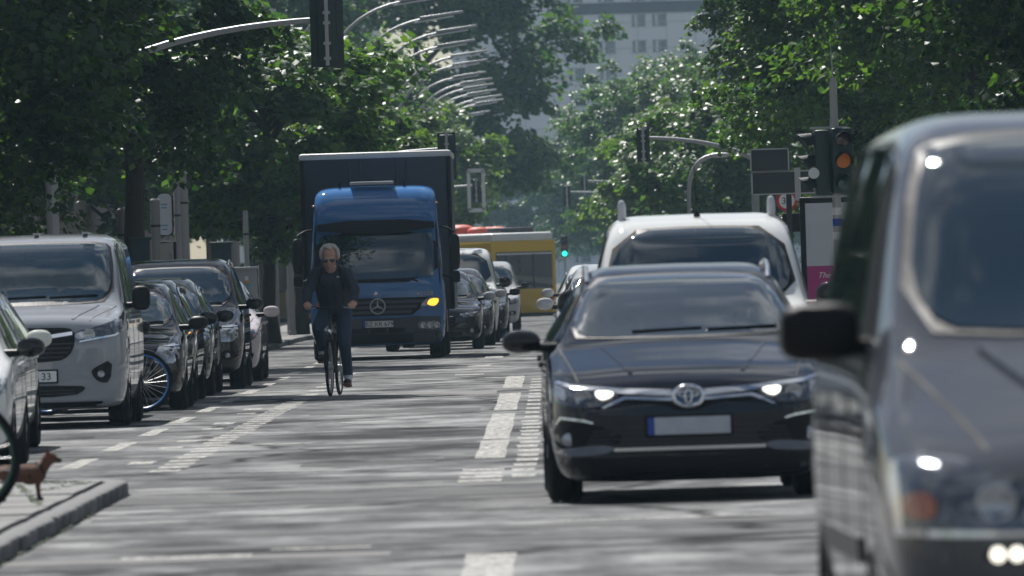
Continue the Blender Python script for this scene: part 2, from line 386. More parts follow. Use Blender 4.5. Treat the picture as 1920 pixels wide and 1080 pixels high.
# ------------------------------------------------------------------ setting: ground, road, pavements
def strip(name, x0, x1, y0, y1, z, m, nx=1, ny=40, parent=None):
    bm = new(); g = []
    for j in range(ny + 1):
        y = y0 + (y1 - y0) * j / ny
        g.append([bm.verts.new((x0 + (x1 - x0) * i / nx, y, gz(y) + z)) for i in range(nx + 1)])
    for j in range(ny):
        for i in range(nx): bm.faces.new((g[j][i], g[j][i + 1], g[j + 1][i + 1], g[j + 1][i]))
    return obj(name, bm, m, parent)
def asphalt():
    m = bpy.data.materials.new('asphalt'); m.use_nodes = True; t = m.node_tree; b = t.nodes['Principled BSDF']; Nn = t.nodes.new; K = t.links.new
    g = Nn('ShaderNodeTexCoord')
    def noise(sc, det, mapping=None, rough=.6):
        n = Nn('ShaderNodeTexNoise'); n.inputs['Scale'].default_value = sc; n.inputs['Detail'].default_value = det; n.inputs['Roughness'].default_value = rough
        if mapping:
            mm = Nn('ShaderNodeMapping'); mm.inputs['Scale'].default_value = mapping; K(g.outputs['Object'], mm.inputs[0]); K(mm.outputs[0], n.inputs['Vector'])
        else: K(g.outputs['Object'], n.inputs['Vector'])
        return n
    b.inputs['Specular IOR Level'].default_value = .04
    n1 = noise(1, 8, (.42, .2, 1), .65); n2 = noise(1, 6, (1.6, .6, 1), .7); n3 = noise(60, 3)
    r1 = Nn('ShaderNodeValToRGB'); e = r1.color_ramp.elements; e[0].position = .36; e[0].color = (.03, .032, .035, 1); e[1].position = .62; e[1].color = (.25, .253, .256, 1)
    K(n1.outputs[0], r1.inputs[0])
    mx = Nn('ShaderNodeMix'); mx.data_type = 'RGBA'; mx.blend_type = 'MULTIPLY'; mx.inputs[0].default_value = .75
    r2 = Nn('ShaderNodeValToRGB'); e = r2.color_ramp.elements; e[0].position = .4; e[0].color = (.3, .3, .31, 1); e[1].position = .56; e[1].color = (1.1, 1.1, 1.08, 1)
    K(n2.outputs[0], r2.inputs[0]); K(r1.outputs[0], mx.inputs[6]); K(r2.outputs[0], mx.inputs[7])
    # tar joints across the lane: cell borders of wide slabs
    vm = Nn('ShaderNodeMapping'); vm.inputs['Scale'].default_value = (.21, .085, 1); K(g.outputs['Object'], vm.inputs[0])
    wv = Nn('ShaderNodeVectorMath'); wv.operation = 'ADD'
    nw = noise(1, 4, (.8, .8, 1)); sc = Nn('ShaderNodeVectorMath'); sc.operation = 'SCALE'; sc.inputs['Scale'].default_value = .22
    K(nw.outputs['Color'], sc.inputs[0]); K(vm.outputs[0], wv.inputs[0]); K(sc.outputs[0], wv.inputs[1])
    vo = Nn('ShaderNodeTexVoronoi'); vo.feature = 'DISTANCE_TO_EDGE'; vo.inputs['Scale'].default_value = 1; K(wv.outputs[0], vo.inputs['Vector'])
    cr = Nn('ShaderNodeMapRange'); cr.inputs[1].default_value = .006; cr.inputs[2].default_value = .022; cr.inputs[3].default_value = .18; cr.inputs[4].default_value = 1
    K(vo.outputs['Distance'], cr.inputs[0])
    m2 = Nn('ShaderNodeMix'); m2.data_type = 'RGBA'; m2.blend_type = 'MULTIPLY'; m2.inputs[0].default_value = 1
    K(mx.outputs[2], m2.inputs[6]); K(cr.outputs[0], m2.inputs[7]); K(m2.outputs[2], b.inputs['Base Color'])
    rr = Nn('ShaderNodeMapRange'); rr.inputs[3].default_value = .6; rr.inputs[4].default_value = .92; K(n2.outputs[0], rr.inputs[0]); K(rr.outputs[0], b.inputs['Roughness'])
    ad = Nn('ShaderNodeMath'); ad.operation = 'MULTIPLY_ADD'; ad.inputs[1].default_value = 3.; K(n2.outputs[0], ad.inputs[0]); K(n3.outputs[0], ad.inputs[2])
    bp = Nn('ShaderNodeBump'); bp.inputs['Strength'].default_value = .35; bp.inputs['Distance'].default_value = .012
    K(ad.outputs[0], bp.inputs['Height']); K(bp.outputs[0], b.inputs['Normal'])
    return m
ASPHALT = asphalt()
STONE = mat('paving_stone', (.14, .14, .137), .8, var=.35, vs=2.5, bump=.4)
KERB = mat('kerb_granite', (.085, .085, .086), .75, var=.4, vs=9, bump=.5)
MOSS = mat('moss', (.016, .03, .006), .95, var=.5, vs=15, bump=.8)
DIRT = mat('ground_earth', (.12, .11, .095), .95, var=.4, vs=.6, bump=.4)
def wornpaint():
    m = mat('road_paint', (.46, .455, .42), .7, var=.2, vs=2); t = m.node_tree; b = t.nodes['Principled BSDF']; o = t.nodes['Material Output']
    c = t.nodes.new('ShaderNodeTexCoord'); n = t.nodes.new('ShaderNodeTexNoise'); n.inputs['Scale'].default_value = 9; n.inputs['Detail'].default_value = 10; n.inputs['Roughness'].default_value = .8
    mm = t.nodes.new('ShaderNodeMapping'); oi = t.nodes.new('ShaderNodeObjectInfo'); cm = t.nodes.new('ShaderNodeVectorMath'); cm.operation = 'ADD'
    mm.inputs['Scale'].default_value = (1.2, .45, 1); t.links.new(c.outputs['Object'], cm.inputs[0]); t.links.new(oi.outputs['Location'], cm.inputs[1]); t.links.new(cm.outputs[0], mm.inputs[0]); t.links.new(mm.outputs[0], n.inputs['Vector'])
    r = t.nodes.new('ShaderNodeMapRange'); r.inputs[1].default_value = .36; r.inputs[2].default_value = .62; r.inputs[4].default_value = .92
    tr = t.nodes.new('ShaderNodeBsdfTransparent'); ms = t.nodes.new('ShaderNodeMixShader')
    t.links.new(n.outputs[0], r.inputs[0]); t.links.new(r.outputs[0], ms.inputs[0]); t.links.new(tr.outputs[0], ms.inputs[1]); t.links.new(b.outputs[0], ms.inputs[2]); t.links.new(ms.outputs[0], o.inputs[0])
    return m
PAINT = wornpaint()
g = strip('ground', -700, 700, -60, 2200, -.16, DIRT, 2, 240); g['kind'] = 'structure'
road = strip('road', -12.5, 9.2, 5, 1500, 0, ASPHALT, 6, 300); road['kind'] = 'structure'
# pavements with kerb stones and slabs
def pave(name, poly, y_kerb, x_in):
    pass
def slabs(parent, x0, x1, y0, y1, sx, sy, z=.097):
    base = None; n = 0
    ny = int((y1 - y0) / sy); nx = max(1, int((x1 - x0) / sx))
    for j in range(ny):
        for i in range(nx):
            x = x0 + (i + .5) * sx; y = y0 + (j + .5) * sy + (.3 if i % 2 else 0)
            if y + sy / 2 > y1: continue
            if base is None:
                bm = new(); box(bm, (0, 0, -.03), (sx - .012, sy - .014, .06), bev=.004); base = obj('paving_slab', bm, STONE, parent, False); o = base
            else:
                o = base.copy(); COL.objects.link(o)
            o.location = (x, y, gz(y) + z + random.uniform(-.004, .005)); o.rotation_euler = (random.uniform(-.003, .003), random.uniform(-.004, .004), 0); n += 1
    return n
def kerb_line(parent, x, y0, y1, base=[None], ln=1.0):
    y = y0
    while y < y1 - .01:
        l = min(ln, y1 - y)
        if base[0] is None or l < ln - .01:
            bm = new(); box(bm, (0, l / 2, .02), (.16, l - .02, .16), bev=.025); o = obj('kerb_stone', bm, KERB, parent)
            if base[0] is None: base[0] = o
        else:
            o = base[0].copy(); COL.objects.link(o); o.parent = parent
        o.location = (x + random.uniform(-.008, .008), y, gz(y)); o.rotation_euler = (0, 0, random.uniform(-.006, .006)); y += l
pv = strip('pavement', -12.5, -3.2, 20, 75.2, .085, KERB, 2, 30); pv['kind'] = 'structure'
slabs(pv, -6.38, -3.16, 56, 75, .8, 1.15); kerb_line(pv, -3.06, 44, 74)
for k in range(5):                                          # curved corner of the kerb and the cross kerb
    a = k * .36; x0, y0 = -3.84 + .78 * math.cos(a), 74 + 1.5 * math.sin(a); x1, y1 = -3.84 + .78 * math.cos(a + .36), 74 + 1.5 * math.sin(a + .36)
    d = Vector((x1 - x0, y1 - y0, 0)); bm = new(); box(bm, (0, 0, .02), (.16, d.length - .012, .16), bev=.025)
    o = obj('kerb_stone', bm, KERB, pv); o.location = ((x0 + x1) / 2, (y0 + y1) / 2, 0); o.rotation_euler = (0, 0, math.atan2(-d.x, d.y))
for k in range(4):
    bm = new(); box(bm, (0, 0, .02), (.98, .16, .16), bev=.025); o = obj('kerb_stone', bm, KERB, pv); o.location = (-4.5 - k, 75.5, 0)
# moss in the joints at the tip of the kerb
bm = new(); rnd = random.Random(3)
def mossline(ax, ay, bx, by, n, w):
    for k in range(n):
        t = rnd.random(); x = ax + (bx - ax) * t + rnd.gauss(0, w); y = ay + (by - ay) * t + rnd.gauss(0, w * 6); r = rnd.uniform(.008, .024)
        blob(bm, (x, y, .097 if x < -2.99 else .008), (r, r * 4, rnd.uniform(.004, .01)), 2, 7, 4)
mossline(-3.26, 67, -3.75, 74, 150, .012); mossline(-3.6, 70.5, -3.25, 73.6, 60, .025); mossline(-3.2, 73.9, -3.7, 74.2, 50, .02); mossline(-2.97, 46, -2.975, 68, 240, .006)
ms = obj('moss', bm, MOSS); ms['kind'] = 'stuff'; ms['label'] = 'green moss growing in the joints of the kerb'; ms['category'] = 'moss'
pv2 = strip('pavement', -12.5, -6.75, 75.2, 165, .095, STONE, 2, 40); pv2['kind'] = 'structure'; kerb_line(pv2, -6.67, 75.25, 165)
pv3 = strip('pavement', -12.5, -5.75, 165.01, 900, .095, STONE, 2, 200); pv3['kind'] = 'structure'; kerb_line(pv3, -5.67, 166, 262)
pv4 = strip('pavement', 4.3, 9.2, 20, 900, .095, STONE, 2, 220); pv4['kind'] = 'structure'; kerb_line(pv4, 4.24, 66, 150)
# grass strip by the second kerb
GRASS = mat('grass', (.09, .12, .03), .9, var=.5, vs=8)
rng = np.random.default_rng(5); V = []; F = []
for k in range(5000):
    x = rng.uniform(-6.9, -5.95); y = rng.uniform(196, 232); h = rng.uniform(.06, .2); a = rng.uniform(0, 6.28); dx, dy = .014 * math.cos(a), .014 * math.sin(a); i = len(V)
    V += [(x - dx, y - dy, .11), (x + dx, y + dy, .11), (x + rng.normal(0, .05), y + rng.normal(0, .05), .11 + h)]; F.append((i, i + 1, i + 2))
me = bpy.data.meshes.new('grass'); me.from_pydata(V, [], F); gr = link('grass', me, GRASS, None, False); gr['kind'] = 'stuff'; gr['label'] = 'strip of dry grass along the far pavement kerb'; gr['category'] = 'grass'

# painted markings, each a thin sheet on the road
MK = {}
def mark(x, y, w, l, skew=0., z=.004):
    key = (w, l, skew)
    if key not in MK:
        bm = new(); n = 6; Lh = []
        for k in range(n + 1):
            yy = -l / 2 + l * k / n; j = random.uniform(-.008, .008)
            Lh.append((bm.verts.new((-w / 2 + skew * yy + j, yy, 0)), bm.verts.new((w / 2 + skew * yy - j, yy, 0))))
        for k in range(n): bm.faces.new((Lh[k][0], Lh[k][1], Lh[k + 1][1], Lh[k + 1][0]))
        o = obj('road_marking', bm, PAINT, road, False); MK[key] = o
    else:
        o = MK[key].copy(); COL.objects.link(o)
    o.location = (x, y, gz(y) + z); return o
for k in range(20): mark(-3.9, 87 + k * 8.2, .15, 4.4)                        # parking lane
for k in range(30): mark(-3.02 - random.uniform(0, .03), 82.6 + k * 1.45, .24, .82)   # inner block row
for k in range(8): mark(-3.02, 127 + k * 4.2, .2, 1.6)
for k in range(13):
    if k not in (1, 4, 7, 10): mark(-3.36 + random.uniform(-.03, .03), 86.5 + k * 3.6, .2, random.choice((.9, 1.3, .6)))
mark(-.36, 52.6, .25, 6.4)
for k in range(4): mark(-.55, 75.0 + k * 1.35, .31, .75)
for y, l in ((88, 8.5), (101, 16), (119, 15), (139, 14)): mark(-.53, y, .24, l)
for k in range(14): mark(-.24 + random.uniform(-.015, .015), 76.5 + k * 2.05, .17, 1.15)
for k in range(12): mark(-.24, 106 + k * 3.2, .15, 1.4)
for x, y, w, l in ((-2.0, 57, .7, .45), (-1.3, 58, .55, .3), (-1.9, 106, .5, .5), (-1.2, 150, .4, 1.2), (-1.15, 163, .35, 2.2), (-1.0, 178, .3, 3.4), (-1.75, 180, .3, 3), (-2.7, 94, 1.1, .3),
                   (.6, 62.5, 1.4, .22), (-.9, 230, .2, 5), (-.85, 250, .2, 5), (-3.3, 54, .6, .4), (-4.2, 55, 1, .35)): mark(x, y, w, l)
# patched trenches in the asphalt
PATCH = mat('asphalt_patch', (.028, .029, .031), .85, var=.35, vs=1.2, bump=.4)
PATCH2 = mat('asphalt_pale_patch', (.11, .109, .106), .85, var=.25, vs=1.4, bump=.4)
def tarpatch(x0, x1, y0, y1, m, z=.0022):
    bm = new(); n = 14; rows = []
    for k in range(n + 1):
        x = x0 + (x1 - x0) * k / n; j = random.uniform(-.12, .12) * (y1 - y0); rows.append((bm.verts.new((x, y0 + j, 0)), bm.verts.new((x, y1 + j * .7, 0))))
    for k in range(n): bm.faces.new((rows[k][0], rows[k + 1][0], rows[k + 1][1], rows[k][1]))
    o = obj('asphalt_patch', bm, m, road, False); o.location = (0, 0, z + gz(y0))
tarpatch(-3.1, .1, 70.5, 72.3, PATCH); tarpatch(-2.0, -.95, 82.6, 83.5, SEAM); tarpatch(-3.1, -.6, 76.2, 77.4, PATCH); tarpatch(-.9, .0, 84.6, 85.1, SEAM); tarpatch(-4.4, -3.3, 101, 102, PATCH); tarpatch(-3.0, -.2, 69.2, 69.6, PATCH); tarpatch(-2.9, 2.5, 58.4, 59.2, PATCH); tarpatch(-3.1, 1.4, 73.6, 74.3, PATCH2); tarpatch(-3.0, 3.5, 61.0, 62.0, PATCH); tarpatch(-6.2, -2.2, 90.5, 91.4, PATCH)
tarpatch(-6.0, -3.1, 97, 98.2, PATCH2); tarpatch(-2.6, -.8, 112, 114.5, PATCH); tarpatch(-3, -.7, 126, 130, PATCH2, .003); tarpatch(-2.2, -.7, 92, 93, PATCH); tarpatch(-2.9, 1.2, 66.0, 66.5, PATCH); tarpatch(-3.0, -.9, 56.2, 57, PATCH2); tarpatch(-2.8, 2.5, 79.2, 79.7, PATCH)
tarpatch(-2.7, -.75, 148, 152, PATCH); tarpatch(-2.0, -.8, 160, 163, PATCH2)

# ------------------------------------------------------------------ trees
def leafmat(name, c1, c2, tr):
    m = bpy.data.materials.new(name); m.use_nodes = True; t = m.node_tree; t.nodes.remove(t.nodes['Principled BSDF']); o = t.nodes['Material Output']; Nn = t.nodes.new; K = t.links.new
    g = Nn('ShaderNodeNewGeometry'); x = Nn('ShaderNodeMix'); x.data_type = 'RGBA'; x.inputs[6].default_value = (*c1, 1); x.inputs[7].default_value = (*c2, 1); K(g.outputs['Random Per Island'], x.inputs[0])
    p = Nn('ShaderNodeBsdfPrincipled'); p.inputs['Roughness'].default_value = .42; p.inputs['Specular IOR Level'].default_value = .4; K(x.outputs[2], p.inputs['Base Color'])
    tl = Nn('ShaderNodeBsdfTranslucent'); y = Nn('ShaderNodeMix'); y.data_type = 'RGBA'; y.blend_type = 'MULTIPLY'; y.inputs[0].default_value = 1; y.inputs[7].default_value = (1.9, 2.1, .55, 1)
    K(x.outputs[2], y.inputs[6]); K(y.outputs[2], tl.inputs[0])
    ms = Nn('ShaderNodeMixShader'); ms.inputs[0].default_value = tr; K(p.outputs[0], ms.inputs[1]); K(tl.outputs[0], ms.inputs[2]); K(ms.outputs[0], o.inputs[0])
    return m
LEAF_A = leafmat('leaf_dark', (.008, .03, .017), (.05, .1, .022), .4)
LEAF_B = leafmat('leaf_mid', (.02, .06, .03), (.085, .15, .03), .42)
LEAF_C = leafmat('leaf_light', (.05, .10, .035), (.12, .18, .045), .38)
def crown_mesh(name, rx, rz, n_leaf, leaf, n_clump, seed, flat=.55, cr=.8, droop=.4):
    r = np.random.default_rng(seed)
    # clump centres fill the crown, thicker towards its surface; lumps give the uneven outline
    u = r.normal(size=(n_clump, 3)); u /= np.linalg.norm(u, axis=1)[:, None]
    rad = r.uniform(.35, 1, n_clump) ** .5
    lump = 1 + .16 * np.sin(u[:, 0] * 5 + seed) * np.sin(u[:, 1] * 4 + 1) + .13 * np.sin(u[:, 2] * 9 + seed * 2) + r.normal(0, .07, n_clump)
    c = u * (rad * lump)[:, None] * np.array([rx, rx, rz])
    cs = cr * r.uniform(.5, 1.25, n_clump)
    idx = r.integers(0, n_clump, n_leaf)
    q = r.normal(size=(n_leaf, 3)); q /= np.linalg.norm(q, axis=1)[:, None]
    q *= (r.uniform(0, 1, n_leaf) ** .5)[:, None] * cs[idx][:, None] * np.array([1, 1, flat])
    q[:, 2] -= droop * (q[:, 0] ** 2 + q[:, 1] ** 2) / np.maximum(cs[idx], .1)
    p = c[idx] + q
    # leaf frame: normal mostly up and outward, stalk direction outward and drooping
    nrm = np.array([0, 0, 1.0]) + .5 * (p / np.array([rx, rx, rz])) + r.normal(0, .55, (n_leaf, 3)); nrm /= np.linalg.norm(nrm, axis=1)[:, None]
    dr = np.stack([q[:, 0], q[:, 1], -.35 * np.abs(q[:, 2]) - .15], 1) + r.normal(0, .3, (n_leaf, 3))
    dr -= nrm * (dr * nrm).sum(1)[:, None]; dr /= np.linalg.norm(dr, axis=1)[:, None] + 1e-9
    sd_ = np.cross(nrm, dr); s = leaf * r.uniform(.6, 1.25, n_leaf)[:, None]
    a = p - dr * s * .5; b = p + sd_ * s * .46 - dr * s * .08 - nrm * s * .13; t = p + dr * s * .58 - nrm * s * .1; d = p - sd_ * s * .46 - dr * s * .08 - nrm * s * .13
    V = np.stack([a, b, t, d], 1).reshape(-1, 3)
    k = np.arange(n_leaf) * 4; T = np.stack([k, k + 1, k + 2, k, k + 2, k + 3], 1).reshape(-1)
    me = bpy.data.meshes.new(name); me.vertices.add(len(V)); me.vertices.foreach_set('co', V.ravel())
    nf = n_leaf * 2; me.loops.add(nf * 3); me.loops.foreach_set('vertex_index', T); me.polygons.add(nf); me.polygons.foreach_set('loop_start', np.arange(nf) * 3); me.update(calc_edges=True)
    return me, c
TREES = {}
def tree_kind(key, rx, rz, base, n_leaf, leaf, n_clump, seed, lm, trunk_r, **k):
    me, c = crown_mesh('crown', rx, rz, n_leaf, leaf, n_clump, seed, **k); me.materials.append(lm)
    ctr = base + rz * .93; rr = random.Random(seed)
    bm = new(); h = ctr + rz * .3
    pts = [(rr.gauss(0, .04) * i, rr.gauss(0, .04) * i, h * i / 7 - .02) for i in range(8)]
    tube(bm, pts, [trunk_r * (1.35 if i == 0 else 1 - .11 * i) for i in range(8)], 10)
    for j in rr.sample(range(len(c)), min(34, len(c))):
        e = Vector(c[j]) * .92 + Vector((0, 0, ctr)); z0 = max(base * .75, min(h * .95, e.z - .5 * math.hypot(e.x, e.y) - .3)); s = Vector((pts[0][0], pts[0][1], z0))
        mid = s.lerp(e, .5) + Vector((rr.gauss(0, .15), rr.gauss(0, .15), .25)); r0 = trunk_r * .38
        tube(bm, [s, s.lerp(mid, .6), mid, mid.lerp(e, .5), e], [r0, r0 * .75, r0 * .55, r0 * .35, .012], 6)
    tm = bpy.data.meshes.new('trunk'); bm.to_mesh(tm); bm.free(); tm.materials.append(BARK); tm.polygons.foreach_set('use_smooth', [True] * len(tm.polygons))
    me.transform(Matrix.Translation((0, 0, ctr)))
    TREES[key] = (tm, me)
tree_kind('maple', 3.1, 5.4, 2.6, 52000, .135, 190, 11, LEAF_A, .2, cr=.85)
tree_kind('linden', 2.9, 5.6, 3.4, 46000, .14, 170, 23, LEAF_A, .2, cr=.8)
tree_kind('robinia', 3.1, 4.8, 3.0, 42000, .14, 150, 31, LEAF_B, .17, cr=.9, flat=.4)
tree_kind('plane', 3.2, 4.6, 2.6, 20000, .24, 120, 41, LEAF_B, .2, cr=.95)
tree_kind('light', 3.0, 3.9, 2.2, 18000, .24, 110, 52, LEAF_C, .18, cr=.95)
tree_kind('lowplane', 3.0, 2.4, 2.6, 17000, .2, 90, 77, LEAF_B, .17, cr=.85)
tree_kind('giant', 7.2, 9.5, 3.0, 42000, .36, 260, 63, LEAF_B, .4, cr=1.6, droop=.55)
def tree(key, X, d, label, rz=0., sc=1., group=None, sz=None, name='street_tree'):
    t = thing(name, label, 'tree', (X, d, gz(d) + (.1 if abs(X) > 4.2 else 0)), rz, group); t.scale = (sc, sc, sz or sc)
    tm, cm = TREES[key]
    o = link('trunk', tm, None, t, False); c = link('crown', cm, None, t, False); c['kind'] = 'stuff'
    return t
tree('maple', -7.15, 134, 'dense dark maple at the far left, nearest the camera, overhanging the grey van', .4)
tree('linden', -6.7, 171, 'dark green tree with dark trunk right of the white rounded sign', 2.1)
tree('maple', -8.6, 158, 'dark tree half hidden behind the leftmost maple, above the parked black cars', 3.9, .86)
tree('lowplane', -5.7, 216, 'mid green tree just left of and above the truck box', .9, .93)
tree('light', -4.75, 246, 'small bright green rounded tree peeping over the truck box', 2.5, .62)
tree('lowplane', -6.2, 262, 'shaded tree behind the overhead signal arm on the left', 4.0, 1.02)
tree('lowplane', -6.6, 305, 'tree whose crown hides the posts of the curved street lamps', 5.0, .98)
tree('light', -6.4, 352, 'pale leafed tree under the ends of the lamp arms', 1.0, .8)
tree('plane', -6.3, 402, 'hazy tree left of the white bordered signal board', 2.2, .8)
tree('light', -5.1, 455, 'hazy light green tree behind the yellow bus', 3.0, 1.0)
tree('giant', -6.5, 545, 'tall broad hazy tree in the middle, overhanging the street', .3, 1.05)
tree('giant', -13.5, 480, 'tall hazy tree rising behind the curved street lamps', 1.9, .85)
tree('light', 4.55, 395, 'light green tree right of the hazy gap, below the white block', .4, .82)
tree('plane', 5.4, 440, 'darker rounded tree top just below the windows of the white block', 1.4, .84)
tree('lowplane', 5.6, 330, 'mid green tree behind the signal head left of the sign backs', 3.1, 1.0)
tree('robinia', 6.9, 262, 'feathery green tree above the white car with roof bars', .7, .95)
tree('robinia', 6.4, 214, 'feathery green tree hanging over the backs of the direction signs', 2.6, .92)
tree('robinia', 7.3, 186, 'dark tree behind the traffic light on the right', 4.2, 1.0)
tree('maple', 6.9, 138, 'dark leafy tree overhanging the top right corner', 1.3, .88, sz=.98)
for k, (X, d, key, sc) in enumerate(((-13, 330, 'plane', 1.2), (-12, 230, 'plane', 1.2), (-12.5, 180, 'linden', 1.1), (10.5, 300, 'plane', 1.2), (10, 230, 'plane', 1.15), (11.5, 400, 'plane', 1.3))):
    tree(key, X, d, ('tree in the second row behind the pavement on the left', 'tree in the second row behind the pavement on the right')[X > 0], k * 1.3, sc, ('second row of trees on the left', 'second row of trees on the right')[X > 0])
for k, (X, d, sc) in enumerate(((-10, 700, .7), (5.6, 560, .6), (4.0, 780, .72), (9.5, 640, .48), (13, 760, .55), (-2, 900, .6), (6, 960, .62), (16, 900, .6), (-14, 860, .8), (24, 1000, .7), (-26, 980, .8), (34, 1020, .75))):
    tree('giant', X, d, 'tree of the hazy far wood below the white block', k * 1.1, sc, 'hazy trees at the far end of the street')

# ------------------------------------------------------------------ buildings
WALLW = mat('white_facade', (.62, .64, .66), .7, var=.06, vs=.3)
WALLB = mat('brown_facade', (.2, .17, .14), .8, var=.2, vs=.5, bump=.2)
WALLG = mat('grey_facade', (.25, .26, .27), .8, var=.15, vs=.5, bump=.2)
WFRAME = mat('window_frame', (.3, .3, .31), .5)
WGLASS = mat('window_glass', (.05, .06, .07), .06, 0, 1.0)
CURTAIN = mat('curtain', (.55, .56, .55), .9)
def house(label, x0, x1, y0, y1, z1, m, wins, zb=-.6, roofm=GREYP):
    t = thing('building', label, 'building', ((x0 + x1) / 2, (y0 + y1) / 2, zb)); w, l = x1 - x0, y1 - y0
    bm = new(); box(bm, (0, 0, (z1 - zb) / 2), (w, l, z1 - zb)); obj('wall', bm, m, t, False)
    bm = new(); box(bm, (0, 0, z1 - zb + .15), (w + .4, l + .4, .3)); obj('roof', bm, roofm, t, False)
    cache = {}
    for face, u, z, ww, wh in wins:
        if (face, ww, wh) in cache:
            o = copy_tree(cache[(face, ww, wh)], t)
        else:
            bm = new()
            for (c, s) in (((0, 0, wh / 2), (ww + .12, .12, .07)), ((0, 0, -wh / 2), (ww + .2, .2, .08)), ((-ww / 2, 0, 0), (.08, .12, wh)), ((ww / 2, 0, 0), (.08, .12, wh)), ((0, 0, 0), (.06, .1, wh))): box(bm, c, s)
            o = obj('window', bm, WFRAME, t, False)
            bm = new(); box(bm, (0, .02, 0), (ww - .06, .05, wh - .06)); obj('pane', bm, WGLASS, o, False)
            bm = new(); box(bm, (-ww * .22, -.01, 0), (ww * .2, .03, wh - .1)); obj('curtain', bm, CURTAIN, o, False)
            cache[(face, ww, wh)] = o
        if face == 'front': o.location = (u, -l / 2 - .01, z)
        elif face == 'right': o.location = (w / 2 + .01, u, z); o.rotation_euler = (0, 0, R(90))
        else: o.location = (-w / 2 - .01, u, z); o.rotation_euler = (0, 0, R(-90))
    return t
wins = []
b0x = (1.2 + 52) / 2
for k in range(12):
    z = 3 + k * 2.8
    for px, ww in ((1138, 1.65), (1198, 1.4), (1237, 1.5), (1340, 1.3), (1395, 1.6), (1080, 1.6), (1450, 1.5)):
        X = (der(px, 60)[0] - VPX) / 17.4; wins.append(('front', X - 12, z, ww, 1.3))
house('white apartment block with rows of windows, hazy, closing the end of the street', -10, 34, 1150, 1166, 38, WALLW, wins)
bl = bpy.data.objects[[o.name for o in bpy.data.objects if o.name.startswith('building')][-1]]
for k in range(13):
    bm = new(); box(bm, (0, -8.03, .6 + 2.2 + k * 2.8), (44, .05, .05)); obj('facade_joint', bm, WFRAME, bl, False)
for k in range(14):
    bm = new(); box(bm, (-20.5 + k * 3.1, -8.02, 19), (.04, .04, 36)); obj('facade_joint', bm, WFRAME, bl, False)
bm = new(); box(bm, (4, -8.1, 29.6), (30, .2, 1.2)); obj('balcony_band', bm, GREYP, bl, False)
house('pale building glimpsed behind the first curved lamp arms at the top left', -19, -10.2, 640, 660, 32, WALLW, [('front', u, z, 1.3, 1.4) for z in range(4, 32, 3) for u in (-2, 1, 3.4)])
house('brown shop building behind the trees on the left', -24, -14.2, 120, 420, 17, WALLB, [('right', u, z, 1.5, 1.7) for z in (2.2, 5.5, 8.8, 12) for u in range(-144, 146, 16)])
house('grey building behind the trees on the right', 12.5, 24, 130, 420, 17, WALLG, [('left', u, z, 1.5, 1.7) for z in (2.2, 5.5, 8.8, 12) for u in range(-138, 140, 16)])
# ------------------------------------------------------------------ vehicles (all face the camera: nose at y = 0)
def px(C, u): return u
def compact_hatch():
    t = thing('parked_car', '', 'car')
    return t
DKBLUE = paint('near_black_blue_paint', (.006, .008, .014), 0, 0.3)
WHITEP = paint('white_paint', (.62, .63, .62), .0, .35)
CREAMP = paint('cream_white_paint', (.6, .61, .55), .0, .35)
SILVERP = paint('silver_paint', (.42, .43, .45), 0.5, 0.35)
LGREYP = paint('light_grey_paint', (.27, .285, .31), 0.1, 0.35)
BLACKP = paint('black_paint', (.004, .004, .005), 0, 0.3)
DGREENP = paint('dark_green_paint', (.006, .012, .011), 0, 0.3)
DGREYP = paint('dark_grey_paint', (.035, .037, .042), 0.2, 0.3)
GLOWTINTP = paint('pale_rose_silver_paint', (.55, .5, .52), .5, .3)  # silver-white car; rosy tint of the red glow is put into the colour
NAVYP = paint('navy_paint', (.006, .012, .03), 0, 0.3)
BLURPLATE = mat('smudged_plate', (.42, .45, .5), .5, var=.35, vs=7)

